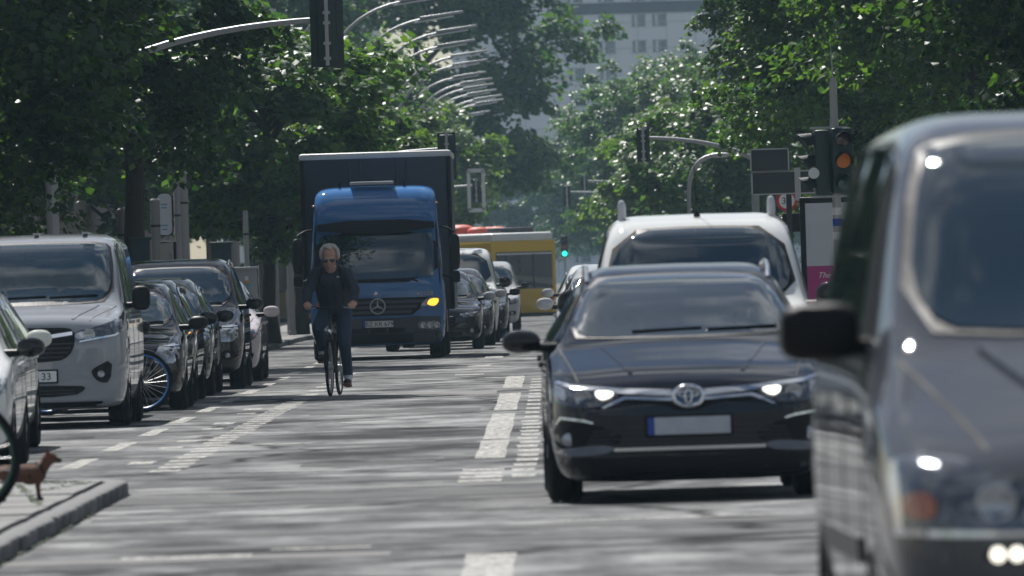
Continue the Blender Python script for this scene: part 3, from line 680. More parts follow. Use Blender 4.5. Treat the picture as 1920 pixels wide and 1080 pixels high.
# --- dark hatchback in the middle of the road
def hatchback():
    t = thing('moving_car', 'dark navy hatchback with lit headlights and chrome bar, first in the oncoming lane', 'car', (.83, FPX / 300, 0), R(.6))
    top = [(0, .60), (.015, .66), (.05, .72), (.14, .775), (.35, .84), (.75, .93), (1.08, 1.005), (1.2, 1.045), (1.55, 1.225), (1.95, 1.405), (2.15, 1.455), (2.5, 1.487), (3.0, 1.485), (3.5, 1.43), (3.85, 1.27), (4.1, 1.02), (4.25, .9), (4.3, .8)]
    bot = [(0, .2), (.05, .13), (.25, .13), (.6, .16), (3.6, .17), (4.1, .22), (4.3, .36)]
    plan = [(0, .60), (.012, .655), (.03, .70), (.06, .745), (.1, .78), (.17, .815), (.3, .85), (.6, .878), (1.2, .885), (3.3, .885), (3.8, .86), (4.1, .8), (4.25, .72), (4.3, .64)]
    belt = [(0, .62), (.4, .78), (1.1, .93), (2, .95), (3.5, 1.0), (4.3, .95)]
    C = shell('body', dict(top=top, bottom=bot, plan=plan, belt=belt, tumble=.69, crown=.04), DKBLUE, t)
    glazing(C, 1.17, 1.98, 3.6, [(1.62, 2.3, 1.98, 2.3), (2.38, 3.3, 2.38, 3.25), (3.36, 3.7, 3.33, 3.48)],
            ws=[(-.735, 1.045), (-.4, 1.035), (0, 1.03), (.4, 1.035), (.735, 1.045), (.565, 1.395), (.3, 1.415), (0, 1.42), (-.3, 1.415), (-.565, 1.395)])
    arches(C, [(s * .88, y) for s in (1, -1) for y in (.86, 3.46)], .36, .26)
    for s in (1, -1):
        for y in (.86, 3.46): wheel(t, s * .775, y, .325, .215, ALLOY, 7)
    hl = [(-.865, .775), (-.72, .735), (-.42, .70), (-.445, .662), (-.54, .612), (-.64, .602), (-.80, .622), (-.85, .69)]
    for fl in (False, True):
        h = patch('headlight', C, hl, 'front', HOUSING, .008, .05, .05, flip=fl, rnd=1)
        sg = -1 if not fl else 1
        disc('projector_lens', C, sg * .66, .668, .052, LENS, .014, .03, h, .035)
        patch('inner_reflector', C, [(-.84, .74), (-.78, .735), (-.755, .66), (-.80, .65)], 'front', LENS, .014, .02, .06, h, fl, 1)
        patch('daytime_light', C, [(-.585, .712), (-.47, .702), (-.465, .678), (-.53, .645), (-.575, .668)], 'front', DRL, .02, .02, .06, h, fl, 2)
        patch('chrome_bar', C, [(-.875, .80), (-.74, .752), (-.42, .718), (-.1, .70), (-.1, .662), (-.4, .685), (-.73, .728), (-.87, .776)], 'front', CHROME, .018, .03, .05, flip=fl)
        patch('chrome_lower_bar', C, [(-.1, .652), (-.40, .668), (-.47, .64), (-.545, .60), (-.53, .596), (-.45, .628), (-.39, .650), (-.1, .632)], 'front', CHROME, .014, .03, .05, flip=fl)
        patch('fog_surround', C, [(-.84, .50), (-.80, .53), (-.60, .50), (-.42, .44), (-.44, .36), (-.62, .355), (-.84, .37)], 'front', BLACK, .007, .03, .06, flip=fl, rnd=1)
        patch('fog_trim', C, [(-.855, .46), (-.80, .535), (-.66, .515), (-.60, .50), (-.60, .51), (-.66, .53), (-.805, .55), (-.868, .47)], 'front', CHROME, .014, .02, .06, flip=fl)
        disc('fog_lamp', C, sg * .755, .405, .043, LENS, .014, .04)
        for k in range(4):
            z = .372 + k * .024
            patch('intake_slat', C, [(-.64 + .012 * k, z), (-.47 + .012 * k, z + .004), (-.47 + .012 * k, z + .013), (-.64 + .012 * k, z + .01)], 'front', GREYP, .022, .02, .06, flip=fl)
        patch('bumper_blade', C, [(-.84, .345), (-.62, .365), (-.49, .365), (-.47, .335), (-.55, .305), (-.82, .30)], 'front', mat('blade_grey', (.1, .12, .16), .25, .3, 1.0), .022, .03, .06, flip=fl, rnd=1)
        patch('bumper_lip', C, [(-.80, .285), (-.54, .29), (0, .285), (0, .18), (-.55, .17), (-.80, .2)], 'front', BLACK, .006, .03, .07, flip=fl)
    patch('upper_grille', C, [(-.48, .635), (-.39, .655), (-.1, .64), (.1, .64), (.39, .655), (.48, .635), (.15, .605), (.06, .57), (-.06, .57), (-.15, .605)], 'front', BLACK, .006, .03, .05)
    patch('lower_grille', C, [(-.70, .56), (-.45, .55), (-.2, .535), (.2, .535), (.45, .55), (.70, .56), (.58, .43), (.46, .345), (.3, .335), (-.3, .335), (-.46, .345), (-.58, .43)], 'front', mat('grille_mesh', (.014, .014, .015), .5, var=.6, vs=60), .006, .03, .06, rnd=1)
    for k in range(4):
        z = .36 + k * .035; w = .44 + .03 * k
        patch('grille_slat', C, [(-w, z), (w, z), (w, z + .01), (-w, z + .01)], 'front', GREYP, .012, .02, .08)
    patch('chrome_strip', C, [(-.475, .325), (.475, .325), (.475, .345), (-.475, .345)], 'front', CHROME, .024, .03, .08)
    # emblem: an oval ring holding two crossed ovals
    y = C.bvh.ray_cast(Vector((0, -3, .657)), Vector((0, 1, 0)))[0].y - .03
    def oval(rx, rz, r, m, z=.657, par=None, yy=y, nm='emblem'):
        bm = new(); n = 32; tube(bm, [(rx * math.cos(2 * math.pi * k / n), yy, z + rz * math.sin(2 * math.pi * k / n)) for k in range(n + 1)], r, 8, False); return obj(nm, bm, m, par or t)
    e = oval(.092, .062, .015, CHROME)
    bm = new(); lathe(bm, [(y + .04, .088), (y + .005, .088), (y, .001)], (0, 0, 0), 'Y', 24); bmesh.ops.transform(bm, matrix=Matrix.Translation((0, 0, .657)) @ Matrix.Diagonal((1, 1, .66, 1)), verts=bm.verts); obj('emblem_disc', bm, mat('emblem_blue', (.02, .09, .2), .2, .4, 1.0), e)
    oval(.062, .018, .007, CHROME, .672, e, y - .004, 'emblem_oval'); oval(.022, .042, .007, CHROME, .657, e, y - .006, 'emblem_oval')
    plate(C, .475, None, blank=BLURPLATE)
    mirror_part(C, .90, 1.28, 1.02, (.125, .09, .075), BLACKP, 2.3, -.15)
    rails(C, 2.02, 3.6, CHROME, .66, .06)
    seams(C, [1.28, 2.34, 3.3], .28); taillights(C, .75, .98, .3)
    bm = new(); box(bm, (0, 2.0, 1.39), (.2, .08, .06), bev=.02)
    # bonnet shut lines
    for fl in (False, True):
        patch('panel_gap', C, [(.68, .2), (.69, .2), (.79, 1.1), (.78, 1.1)], 'top', SEAM, .002, .01, .15, flip=fl)
        patch('bonnet_crease', C, [(.34, .25), (.365, .25), (.52, 1.0), (.505, 1.0)], 'top', DKBLUE, .006, .015, .12, flip=fl)
    return C
hatchback()

def generic(name, label, X, d, pm, kind, group=None, txt=None, tri=0, rail=None, lamp=LENS, chrome=True, mirror=None, rz=0., category='car'):
    K = {'small': (3.7, .83, 1.46, .95, 1.72), 'sedan': (4.6, .91, 1.46, 1.2, 2.05), 'wagon': (4.6, .90, 1.50, 1.2, 2.0), 'suv': (4.6, .93, 1.74, 1.15, 1.95), 'mpv': (4.4, .90, 1.88, 1.05, 1.75), 'tall': (4.5, .93, 1.9, .95, 1.6)}
    Ln, W, H, yc, yr = K[kind]; t = thing(name, label, category, (X, d, gz(d)), rz, group)
    hz = .70 * (H / 1.46) ** .75; cz = hz + .26 * (H / 1.5)
    top = [(0, hz - .12), (.015, hz - .05), (.05, hz), (.14, hz + .05), (.4, hz + .12), (yc * .75, cz - .07), (yc - .06, cz - .015), (yc + .06, cz + .03), (yc * .5 + yr * .5, (cz + H) / 2 - .02), (yr - .06, H - .1), (yr + .15, H - .035), (yr + .6, H)]
    boxy = kind in ('suv', 'mpv', 'tall', 'wagon', 'small')
    top += [(Ln - 1.1, H - .03), (Ln - .55, H - .12), (Ln - .2, cz - .02), (Ln - .05, hz + .1), (Ln, hz)] if boxy else [(Ln - 1.75, H - .06), (Ln - .85, cz + .04), (Ln - .2, cz - .02), (Ln - .05, hz + .1), (Ln, hz)]
    gc = .2 if kind == 'suv' else .15
    bot = [(0, gc + .08), (.06, gc), (.6, gc + .02), (Ln - .6, gc + .03), (Ln, gc + .2)]
    plan = [(0, W * .70), (.012, W * .75), (.03, W * .80), (.06, W * .85), (.1, W * .89), (.17, W * .93), (.3, W * .97), (.6, W * .995), (1.2, W), (Ln - 1, W), (Ln - .4, W * .96), (Ln - .1, W * .88), (Ln, W * .78)]
    belt = [(0, hz - .1), (.4, hz + .05), (yc, cz - .09), (Ln * .5, cz - .05), (Ln, cz - .02)]
    tm = {'small': .72, 'sedan': .68, 'wagon': .68, 'suv': .76, 'mpv': .79, 'tall': .82}[kind]
    C = shell('body', dict(top=top, bottom=bot, plan=plan, belt=belt, tumble=tm, crown=.035), pm, t)
    a = .22; posts = [(yc + .42, yr + .42, yr + .0, yr + .42), (yr + .5, yr + 1.3, yr + .5, yr + 1.25), (yr + 1.37, min(Ln - .75, yr + 1.9), yr + 1.35, min(Ln - .9, yr + 1.75))]
    if kind in ('small', 'sedan'): posts = posts[:2]
    glazing(C, yc, yr, Ln - .7, posts)
    wr = .36 if kind in ('suv',) else (.33 if kind != 'small' else .3); wy = [.82, Ln - .85]
    arches(C, [(s * W, y) for s in (1, -1) for y in wy], wr + .035, .26)
    for s in (1, -1):
        for y in wy: wheel(t, s * (W - .11), y, wr, .21, ALLOY if kind != 'small' else STEEL, 5 if kind != 'suv' else 6)
    hl = {0: [(-.97, hz + .05), (-.62, hz - .0), (-.60, hz - .10), (-.70, hz - .14), (-.95, hz - .10)],
          1: [(-.93, hz + .06), (-.66, hz + .05), (-.58, hz - .1), (-.60, hz - .17), (-.92, hz - .17)],
          2: [(-.98, hz + .02), (-.55, hz - .03), (-.52, hz - .07), (-.62, hz - .12), (-.97, hz - .08)]}[tri]
    hl = [(p[0] * W, p[1]) for p in hl]; cxx = sum(p[0] for p in hl) / len(hl); czz = sum(p[1] for p in hl) / len(hl)
    for fl in (False, True):
        sg = 1 if fl else -1
        h = patch('headlight', C, hl, 'front', HOUSING if tri != 1 else lamp, .009, .05, .06, flip=fl, rnd=1)
        disc('projector_lens', C, sg * abs(cxx) * 1.03, czz, .05, LENS, .016, .03, h, .03); disc('projector_lens', C, sg * abs(cxx) * .86, czz - .005, .038, LENS, .016, .03, h, .02)
        patch('light_guide', C, [(p[0] * .985, p[1] - .012) for p in (hl[0], hl[1])] + [(hl[1][0], hl[1][1] - .03), (hl[0][0] * .985, hl[0][1] - .03)], 'front', CHROME, .016, .02, .08, h, fl)
        patch('fog_recess', C, [(-.9 * W, hz - .28), (-.68 * W, hz - .30), (-.66 * W, hz - .40), (-.86 * W, hz - .40)], 'front', BLACK, .007, .03, .07, flip=fl, rnd=1)
        disc('fog_lamp', C, sg * W * .77, hz - .35, .036, LENS, .014, .03)
        patch('panel_gap', C, [(W * .76, .2), (W * .772, .2), (W * .87, yc - .1), (W * .858, yc - .1)], 'top', SEAM, .002, .01, .2, flip=fl)
    gw = W * (.5 if tri != 2 else .46); g0, g1 = hz - .02, hz - .17
    if tri == 2: g1 = hz - .36
    patch('grille', C, [(-gw, g0), (gw, g0), (gw * .93, g1 + .04), (gw * .8, g1), (-gw * .8, g1), (-gw * .93, g1 + .04)], 'front', BLACK, .008, .03, .08, rnd=1)
    for k in range(4):
        z = g1 + (g0 - g1) * (k + .7) / 4.6
        patch('grille_slat', C, [(-gw * .86, z), (gw * .86, z), (gw * .86, z + .012), (-gw * .86, z + .012)], 'front', CHROME if chrome and k == 3 else GREYP, .016, .02, .1)
    patch('lower_intake', C, [(-W * .6, hz - .36), (W * .6, hz - .36), (W * .52, hz - .46), (-W * .52, hz - .46)], 'front', BLACK, .007, .03, .09, rnd=1)
    disc('emblem', C, 0, (g0 + g1) / 2 if tri != 2 else g0 - .05, .05, CHROME, .024, .04, None, .03)
    plate(C, hz - .265 if tri != 2 else hz - .25, txt)
    mc = mirror or (pm if kind != 'small' else BLACK)
    mirror_part(C, W + .015, yc + .12, cz + .02, (.115, .08, .08 if kind not in ('tall', 'mpv') else .11), mc, 2.4, -.15)
    seams(C, [yc + .1, yr + .46, yr + 1.32], .28); taillights(C, cz - .3, cz - .02, .22)
    if rail: rails(C, yr + .2, Ln - .8, rail, .75, .045)
    return C
Q = 'cars queueing behind the truck'; PK = 'cars parked along the left kerb'; OC = 'cars in the oncoming lane'
# white estate with roof bars behind the hatchback
mp_ = generic('moving_car', 'white high roofed estate car with roof bar ends and aerial, right behind the dark hatchback', 1.18, FPX / 239, WHITEP, 'mpv', OC, mirror=BLACKP)
for s in (1, -1):                                          # short upright roof bar feet
    bm = new(); blob(bm, (s * .60, 2.1, 1.91), (.034, .05, .095), 3); o = obj('roof_bar_foot', bm, SILVERP, mp_.root); bm = new(); tube(bm, [(s * .60, 2.1, 1.85), (s * .60, 3.6, 1.84)], .018, 6); obj('roof_bar', bm, BLACK, o)
bm = new(); lathe(bm, [(1.855, .028), (1.87, .026), (1.90, .008)], (0, 1.95, 0), 'Z', 12); a_ = obj('aerial_foot', bm, BLACK, mp_.root); bm = new(); tube(bm, [(0, 1.95, 1.88), (-.01, 2.02, 2.3)], .004, 5); obj('aerial', bm, BLACK, a_)
generic('moving_car', 'silver estate car with roof rails mostly hidden behind the white high roofed car', .93, 140, SILVERP, 'wagon', OC, rail=CHROME)
generic('moving_car', 'pale car farthest back in the oncoming lane, left of the silver estate', .95, 196, WHITEP, 'wagon', OC, rail=CHROME, mirror=SILVERP)
# queue to the right of the truck
generic('moving_car', 'dark saloon with wide grille directly behind the truck, front of the queue', -2.2, 196.5, BLACKP, 'sedan', Q, tri=2, mirror=SILVERP)
generic('moving_car', 'silver topped hatchback second in the queue behind the truck', -2.02, 204.5, DGREYP, 'wagon', Q, mirror=SILVERP, tri=0)
generic('moving_van', 'pale tall van third in the queue behind the truck', -2.0, 212.5, WHITEP, 'tall', Q, mirror=BLACKP, category='van')
generic('moving_car', 'small dark car fourth in the queue, just in front of the silver car', -1.75, 224, DGREYP, 'small', Q)
generic('moving_car', 'silver car last in the queue in front of the yellow bus', -1.72, 262, SILVERP, 'suv', Q, mirror=BLACKP)
# parked row on the left
generic('parked_car', 'white car at the left edge with black mirror, nearest of the parked row', -5.18, 85, WHITEP, 'small', PK, mirror=BLACKP, tri=0)
generic('parked_car', 'cream white car squeezed between the leftmost white car and the grey van', -5.58, 93, CREAMP, 'wagon', PK)
generic('parked_car', 'dark car hidden behind the grey van, only its flank and mirror showing', -5.42, 114, NAVYP, 'small', PK)
generic('parked_car', 'small black car with big square headlight behind the blue rimmed bicycle wheel', -5.0, 120.4, BLACKP, 'small', PK, tri=1)
generic('parked_car', 'black car squeezed behind the small black car with square headlights', -5.17, 126.8, BLACKP, 'wagon', PK, mirror=BLACKP, rail=BLACK)
generic('parked_car', 'dark green car just in front of the tall black off-roader', -5.17, 133.4, DGREENP, 'wagon', PK, mirror=BLACKP, rail=CHROME)
generic('parked_car', 'tall black off-roader with round lamps and roof rails in the parked row', -5.02, 140.6, BLACKP, 'suv', PK, rail=CHROME, tri=1, lamp=LENS)
generic('parked_car', 'silver-white car with a red glow tint put into its paint, at the far end of the parked row', -5.03, 150, GLOWTINTP, 'sedan', PK)

# --- grey delivery van in the parked row
def grey_van():
    t = thing('parked_van', 'light grey delivery van with black grille and plate ending in 33, parked at left', 'van', (-5.30, 108, 0), 0, 'vans parked along the left kerb')
    top = [(0, .92), (.012, 1.0), (.04, 1.06), (.12, 1.12), (.45, 1.2), (.72, 1.26), (.85, 1.32), (1.2, 1.62), (1.5, 1.85), (1.65, 1.92), (1.95, 1.965), (2.6, 1.985), (4.7, 1.97), (4.93, 1.9), (4.98, 1.7), (5.0, 1.5)]
    bot = [(0, .26), (.05, .2), (.4, .19), (4.6, .25), (5, .4)]
    W = .975
    plan = [(0, .74), (.012, .79), (.03, .83), (.06, .865), (.1, .89), (.17, .925), (.3, .955), (.6, .972), (1.2, W), (4.6, W), (4.9, .95), (5, .9)]
    belt = [(0, .95), (.4, 1.08), (.9, 1.16), (5, 1.16)]
    C = shell('body', dict(top=top, bottom=bot, plan=plan, belt=belt, tumble=.84, crown=.05), LGREYP, t)
    glazing(C, .82, 1.62, 4.9, [(1.2, 2.05, 1.62, 2.05), (2.2, 3.3, 2.2, 3.3)], ws=[(-.80, 1.30), (-.4, 1.275), (0, 1.27), (.4, 1.275), (.80, 1.30), (.775, 1.80), (.7, 1.87), (.3, 1.885), (-.3, 1.885), (-.7, 1.87), (-.775, 1.80)], rear=False)
    arches(C, [(s * W, y) for s in (1, -1) for y in (.95, 4.05)], .39, .28)
    for s in (1, -1):
        for y in (.95, 4.05): wheel(t, s * .85, y, .345, .22, STEEL, 8)
    for fl in (False, True):
        sg = 1 if fl else -1
        h = patch('headlight', C, [(-.93, 1.21), (-.90, 1.10), (-.62, 1.01), (-.46, .98), (-.44, .91), (-.50, .865), (-.85, .92), (-.955, .99)], 'front', HOUSING, .01, .05, .05, flip=fl, rnd=1)
        disc('headlight_reflector', C, sg * .60, .945, .062, LENS, .018, .03, h, .04); patch('inner_reflector', C, [(-.56, .99), (-.46, .965), (-.46, .91), (-.55, .90)], 'front', LENS, .016, .02, .05, h, fl, 1)
        patch('light_guide', C, [(-.94, 1.03), (-.92, .985), (-.86, .945), (-.5, .885), (-.5, .872), (-.86, .926), (-.945, .975)], 'front', CHROME, .018, .02, .05, h, fl)
        f = patch('fog_recess', C, [(-.83, .70), (-.62, .60), (-.61, .55), (-.68, .46), (-.80, .455)], 'front', BLACK, .008, .04, .05, flip=fl, rnd=1)
        disc('fog_lamp', C, sg * .71, .545, .036, LENS, .016, .03, f, .02)
        patch('panel_gap', C, [(.60, .1), (.612, .1), (.86, .78), (.848, .78)], 'top', SEAM, .002, .01, .1, flip=fl)
        patch('bonnet_crease', C, [(.42, .12), (.45, .12), (.68, .75), (.665, .75)], 'top', LGREYP, .008, .02, .1, flip=fl)
        for y in (.75, 2.12, 2.5, 3.6): pass
    patch('grille', C, [(-.45, 1.005), (-.3, 1.03), (.3, 1.03), (.45, 1.005), (.455, .86), (.40, .74), (.28, .68), (-.28, .68), (-.40, .74), (-.455, .86)], 'front', BLACK, .01, .03, .06, rnd=1)
    for k in range(4):
        z = .72 + k * .045; w = (.33, .38, .41, .43)[k]
        patch('grille_slat', C, [(-w, z), (w, z), (w, z + .016), (-w, z + .016)], 'front', GREYP, .02, .02, .08)
    patch('chrome_bar', C, [(-.43, .95), (-.1, .905), (.1, .905), (.43, .95), (.43, .985), (.1, .945), (-.1, .945), (-.43, .985)], 'front', CHROME, .024, .03, .06)
    disc('emblem', C, 0, .925, .065, CHROME, .035, .04, None, .045)
    patch('lower_intake', C, [(-.50, .44), (.50, .44), (.56, .40), (.42, .325), (-.42, .325), (-.56, .40)], 'front', BLACK, .008, .03, .08, rnd=1)
    for k in range(2): patch('grille_slat', C, [(-.44, .35 + .035 * k), (.44, .35 + .035 * k), (.44, .362 + .035 * k), (-.44, .362 + .035 * k)], 'front', GREYP, .016, .02, .1)
    patch('bumper_lip', C, [(-.72, .27), (.72, .27), (.7, .215), (-.7, .215)], 'front', BLACK, .008, .03, .1)
    plate(C, .535, 'B VO 33')
    mirror_part(C, 1.0, 1.1, 1.30, (.095, .07, .125), BLACK, 3.6)
    bm = new(); box(bm, (0, 1.42, 1.80), (.16, .05, .07), bev=.02)
    seams(C, [.8, 2.12, 3.35], .3); taillights(C, 1.0, 1.5, .12)
    for k in (-.5, 0, .5): bm = new(); box(bm, (k, 3.2, 1.985), (.05, 2.8, .02), bev=.006); obj('roof_rib', bm, LGREYP, t)
grey_van()

# --- dark people carrier, close and out of focus at the right
def people_carrier():
    t = thing('moving_van', 'blurred dark grey people carrier close at the right edge with lit running lights', 'van', (1.90, FPX / 640, 0), R(1.35))
    P_ = paint('graphite_paint', (.06, .066, .078), .1, .35, 1.5)
    top = [(0, .74), (.015, .80), (.05, .86), (.15, .93), (.4, 1.03), (.8, 1.17), (.98, 1.235), (1.08, 1.29), (1.4, 1.53), (1.75, 1.78), (1.92, 1.87), (2.2, 1.925), (2.8, 1.95), (4.4, 1.93), (4.62, 1.84), (4.7, 1.4), (4.75, 1.1)]
    bot = [(0, .26), (.05, .19), (.4, .18), (4.4, .22), (4.75, .4)]; W = .95
    plan = [(0, .68), (.012, .73), (.03, .775), (.06, .82), (.1, .855), (.17, .89), (.3, .92), (.6, .945), (1.2, W), (4.2, W), (4.6, .93), (4.75, .85)]
    belt = [(0, .76), (.4, .94), (1.0, 1.10), (2, 1.13), (4.75, 1.15)]
    C = shell('body', dict(top=top, bottom=bot, plan=plan, belt=belt, tumble=.80, crown=.05), P_, t)
    glazing(C, 1.04, 1.9, 4.6, [(1.45, 2.3, 1.9, 2.3), (2.42, 3.45, 2.42, 3.45), (3.55, 4.4, 3.55, 4.3)], ws=[(-.80, 1.285), (-.4, 1.26), (0, 1.255), (.4, 1.26), (.80, 1.285), (.715, 1.80), (.6, 1.845), (.3, 1.86), (-.3, 1.86), (-.6, 1.845), (-.715, 1.80)])
    arches(C, [(s * W, y) for s in (1, -1) for y in (.92, 4.0)], .385, .28)
    for s in (1, -1):
        for y in (.92, 4.0): wheel(t, s * .83, y, .345, .225, ALLOY, 5)
    for fl in (False, True):
        sg = 1 if fl else -1
        h = patch('headlight', C, [(-.925, .90), (-.80, .915), (-.66, .885), (-.50, .80), (-.40, .69), (-.40, .655), (-.60, .655), (-.90, .665), (-.915, .78)], 'front', HOUSING, .01, .05, .05, flip=fl, rnd=1)
        disc('projector_lens', C, sg * .62, .765, .06, LENS, .02, .04, h, .042); disc('projector_lens', C, sg * .50, .72, .04, LENS, .02, .03, h, .025)
        patch('turn_lamp', C, [(-.885, .80), (-.80, .80), (-.79, .72), (-.88, .72)], 'front', AMBER, .016, .02, .06, h, fl, 1)
        patch('headlight_trim', C, [(-.915, .89), (-.895, .895), (-.885, .69), (-.60, .68), (-.45, .675), (-.45, .665), (-.62, .665), (-.905, .672)], 'front', CHROME, .016, .02, .06, h, fl)
        st = patch('running_light_bar', C, [(-.66, .635), (-.36, .635), (-.36, .59), (-.66, .59)], 'front', BLACK, .01, .03, .06, flip=fl, rnd=1)
        for k in range(5): disc('running_light', C, sg * (.62 - .056 * k), .613, .021, DRL, .02, .02, st)
        patch('lower_intake', C, [(-.80, .48), (-.50, .47), (-.48, .36), (-.76, .36)], 'front', BLACK, .008, .03, .06, flip=fl, rnd=1)
        patch('panel_gap', C, [(.62, .18), (.635, .18), (.85, 1.0), (.835, 1.0)], 'top', SEAM, .002, .01, .1, flip=fl)
        patch('bonnet_crease', C, [(.20, .12), (.30, .12), (.60, .95), (.56, .95)], 'top', P_, .02, .03, .1, flip=fl)
        patch('rub_strip', C, [(1.4, .56), (3.5, .56), (3.5, .64), (1.4, .64)], 'side', GREYP, .014, .03, .3, flip=fl)
    patch('grille', C, [(-.36, .84), (.36, .84), (.32, .62), (-.32, .62)], 'front', BLACK, .01, .03, .06, rnd=1)
    for k in range(3): patch('grille_slat', C, [(-.34, .655 + .06 * k), (.34, .655 + .06 * k), (.34, .685 + .06 * k), (-.34, .685 + .06 * k)], 'front', CHROME, .022, .03, .08)
    y = C.bvh.ray_cast(Vector((0, -3, .73)), Vector((0, 1, 0)))[0].y - .04; star(t, 0, y, .73, .085)
    patch('lower_intake', C, [(-.45, .44), (.45, .44), (.40, .30), (-.40, .30)], 'front', BLACK, .008, .03, .08, rnd=1)
    plate(C, .50, None, blank=BLURPLATE)
    mirror_part(C, .925, 1.5, 1.27, (.125, .085, .09), BLACK, 3.8)
    seams(C, [1.25, 2.36, 3.5], .3, 2); taillights(C, .9, 1.4, .14)
def star(t, x, y, z, r, m=CHROME):
    bm = new(); n = 28; tube(bm, [(x + r * math.cos(2 * math.pi * k / n), y, z + r * math.sin(2 * math.pi * k / n)) for k in range(n + 1)], r * .1, 8, False)
    for k in range(3):
        a = math.pi / 2 + k * 2 * math.pi / 3; tube(bm, [(x, y, z), (x + r * math.cos(a), y, z + r * math.sin(a))], [r * .17, r * .04], 6)
    return obj('emblem', bm, m, t)
people_carrier()

# --- blue box truck
def truck():
    t = thing('box_truck', 'blue box truck with dark cargo box and amber indicator lit, behind the cyclist', 'truck', (-2.95, 180, 0), 0)
    BLUE = paint('truck_blue', (.05, .165, .4), 0, .35); BOXM = mat('box_panel', (.03, .042, .065), .5, .1, var=.2, vs=1.2); DG = mat('bumper_grey', (.055, .06, .068), .55, vs=4)
    top = [(0, 1.22), (.01, 1.3), (.1, 1.68), (.26, 2.2), (.34, 2.42), (.5, 2.7), (.68, 2.86), (.95, 2.93), (1.7, 2.95), (1.8, 2.9), (1.82, 2.8)]
    bot = [(0, .32), (.04, .24), (.3, .24), (1.82, .5)]
    plan = [(0, .97), (.01, 1.03), (.03, 1.07), (.07, 1.105), (.14, 1.13), (.3, 1.15), (1.6, 1.15), (1.82, 1.13)]
    belt = [(0, 1.2), (.3, 1.3), (1.82, 1.3)]
    C = shell('cab', dict(top=top, bottom=bot, plan=plan, belt=belt, tumble=.885, crown=.06), BLUE, t)
    f = lambda P: [(p[0], p[1]) for p in P]
    patch('windshield_surround', C, [(-1.06, 1.30), (1.06, 1.30), (1.02, 2.18), (-1.02, 2.18)], 'front', BLACK, .012, .05, .09, rnd=1)
    patch('windshield', C, [(-.98, 1.44), (-.92, 1.38), (0, 1.36), (.92, 1.38), (.98, 1.44), (.965, 2.06), (.9, 2.12), (0, 2.14), (-.9, 2.12), (-.965, 2.06)], 'front', GLASS, .024, .02, .09, rnd=1)
    patch('sun_visor', C, [(-1.0, 2.15), (1.0, 2.15), (.985, 2.36), (-.985, 2.36)], 'front', BLACK, .12, .13, .09, rnd=1)
    for fl in (False, True):
        patch('side_window', C, corners([(.3, 1.45), (1.15, 1.45), (1.15, 2.15), (.42, 2.15)]), 'side', GLASS, .01, .03, .15, flip=fl)
        patch('pillar_trim', C, [(-1.135, 1.3), (-1.07, 1.3), (-1.03, 2.35), (-1.10, 2.35)], 'front', BLACK, .008, .03, .12, flip=fl)
    gm = patch('grille', C, [(-.97, 1.04), (.97, 1.04), (.95, .96), (.72, .90), (.58, .74), (-.58, .74), (-.72, .90), (-.95, .96)], 'front', BLACK, .012, .04, .09)
    for k in range(3): z = .775 + k * .085; w = (.56, .66, .78)[k]; patch('grille_slat', C, [(-w, z), (w, z), (w + .02, z + .05), (-w - .02, z + .05)], 'front', DG, .035, .04, .1)
    y = C.bvh.ray_cast(Vector((0, -3, .90)), Vector((0, 1, 0)))[0].y - .06; star(t, 0, y, .90, .125, SILVERP)
    disc('washer_cap', C, -.03, 1.12, .03, CHROME, .02, .03)
    tx = text('1220', .085, SILVERP, t, (.86, C.bvh.ray_cast(Vector((.86, -3, 1.10)), Vector((0, 1, 0)))[0].y - .012, 1.10), ext=.012)
    disc('badge', C, .68, 1.10, .025, SILVERP, .014, .02)
    for fl in (False, True):
        sg = 1 if fl else -1
        h = patch('indicator_housing', C, [(-1.1, 1.05), (-.80, 1.02), (-.70, .86), (-.76, .84), (-1.10, .86)], 'front', BLUE, .03, .05, .06, flip=fl, rnd=1)
        patch('indicator_reflector', C, [(-.93, 1.01), (-.80, 1.0), (-.72, .88), (-.80, .875), (-.86, .90)], 'front', LENS, .04, .02, .06, h, fl, 1)
        patch('indicator', C, [(-1.04, 1.01), (-.90, 1.01), (-.84, .95), (-.85, .90), (-.96, .88), (-1.02, .93)], 'front', AMBERLIT if fl else AMBER, .05, .02, .06, h, fl, 1)
        h = patch('headlight', C, [(-1.05, .63), (-.70, .63), (-.66, .60), (-.67, .52), (-.72, .49), (-1.03, .49), (-1.07, .53)], 'front', HOUSING, .04, .05, .06, flip=fl, rnd=1)
        for k in range(3): disc('headlight_lens', C, sg * (.76 + .115 * k), .56, .052, LENS, .05, .03, h, .03)
        patch('bumper_corner', C, [(-1.12, .70), (-.60, .72), (-.58, .26), (-1.10, .28)], 'front', DG, .022, .06, .1, flip=fl)
        patch('door_gap', C, [(.22, .6), (.235, .6), (.235, 2.2), (.22, 2.2)], 'side', SEAM, .003, .01, .2, flip=fl); patch('door_gap', C, [(1.3, .8), (1.315, .8), (1.315, 2.2), (1.3, 2.2)], 'side', SEAM, .003, .01, .2, flip=fl)
        bm = new(); blob(bm, (sg * 1.33, .12, 1.78), (.085, .10, .30), 4); mo = obj('mirror', bm, BLACK, t)
        bm = new(); blob(bm, (sg * 1.33, .12, 1.36), (.08, .09, .10), 4); obj('wide_mirror', bm, BLACK, mo)
        bm = new(); tube(bm, [(sg * 1.08, .3, 2.22), (sg * 1.2, .16, 2.2), (sg * 1.33, .12, 2.12)], .02, 6); tube(bm, [(sg * 1.1, .3, 1.4), (sg * 1.33, .12, 1.32)], .02, 6); obj('mirror_arm', bm, BLACK, mo)
        bm = new(); blob(bm, (sg * 1.04, .55, 2.62), (.03, .04, .02), 2); obj('marker_lamp', bm, AMBER, t)
    patch('bumper', C, [(-.6, .70), (.6, .70), (.58, .44), (-.58, .44)], 'front', DG, .026, .06, .1)
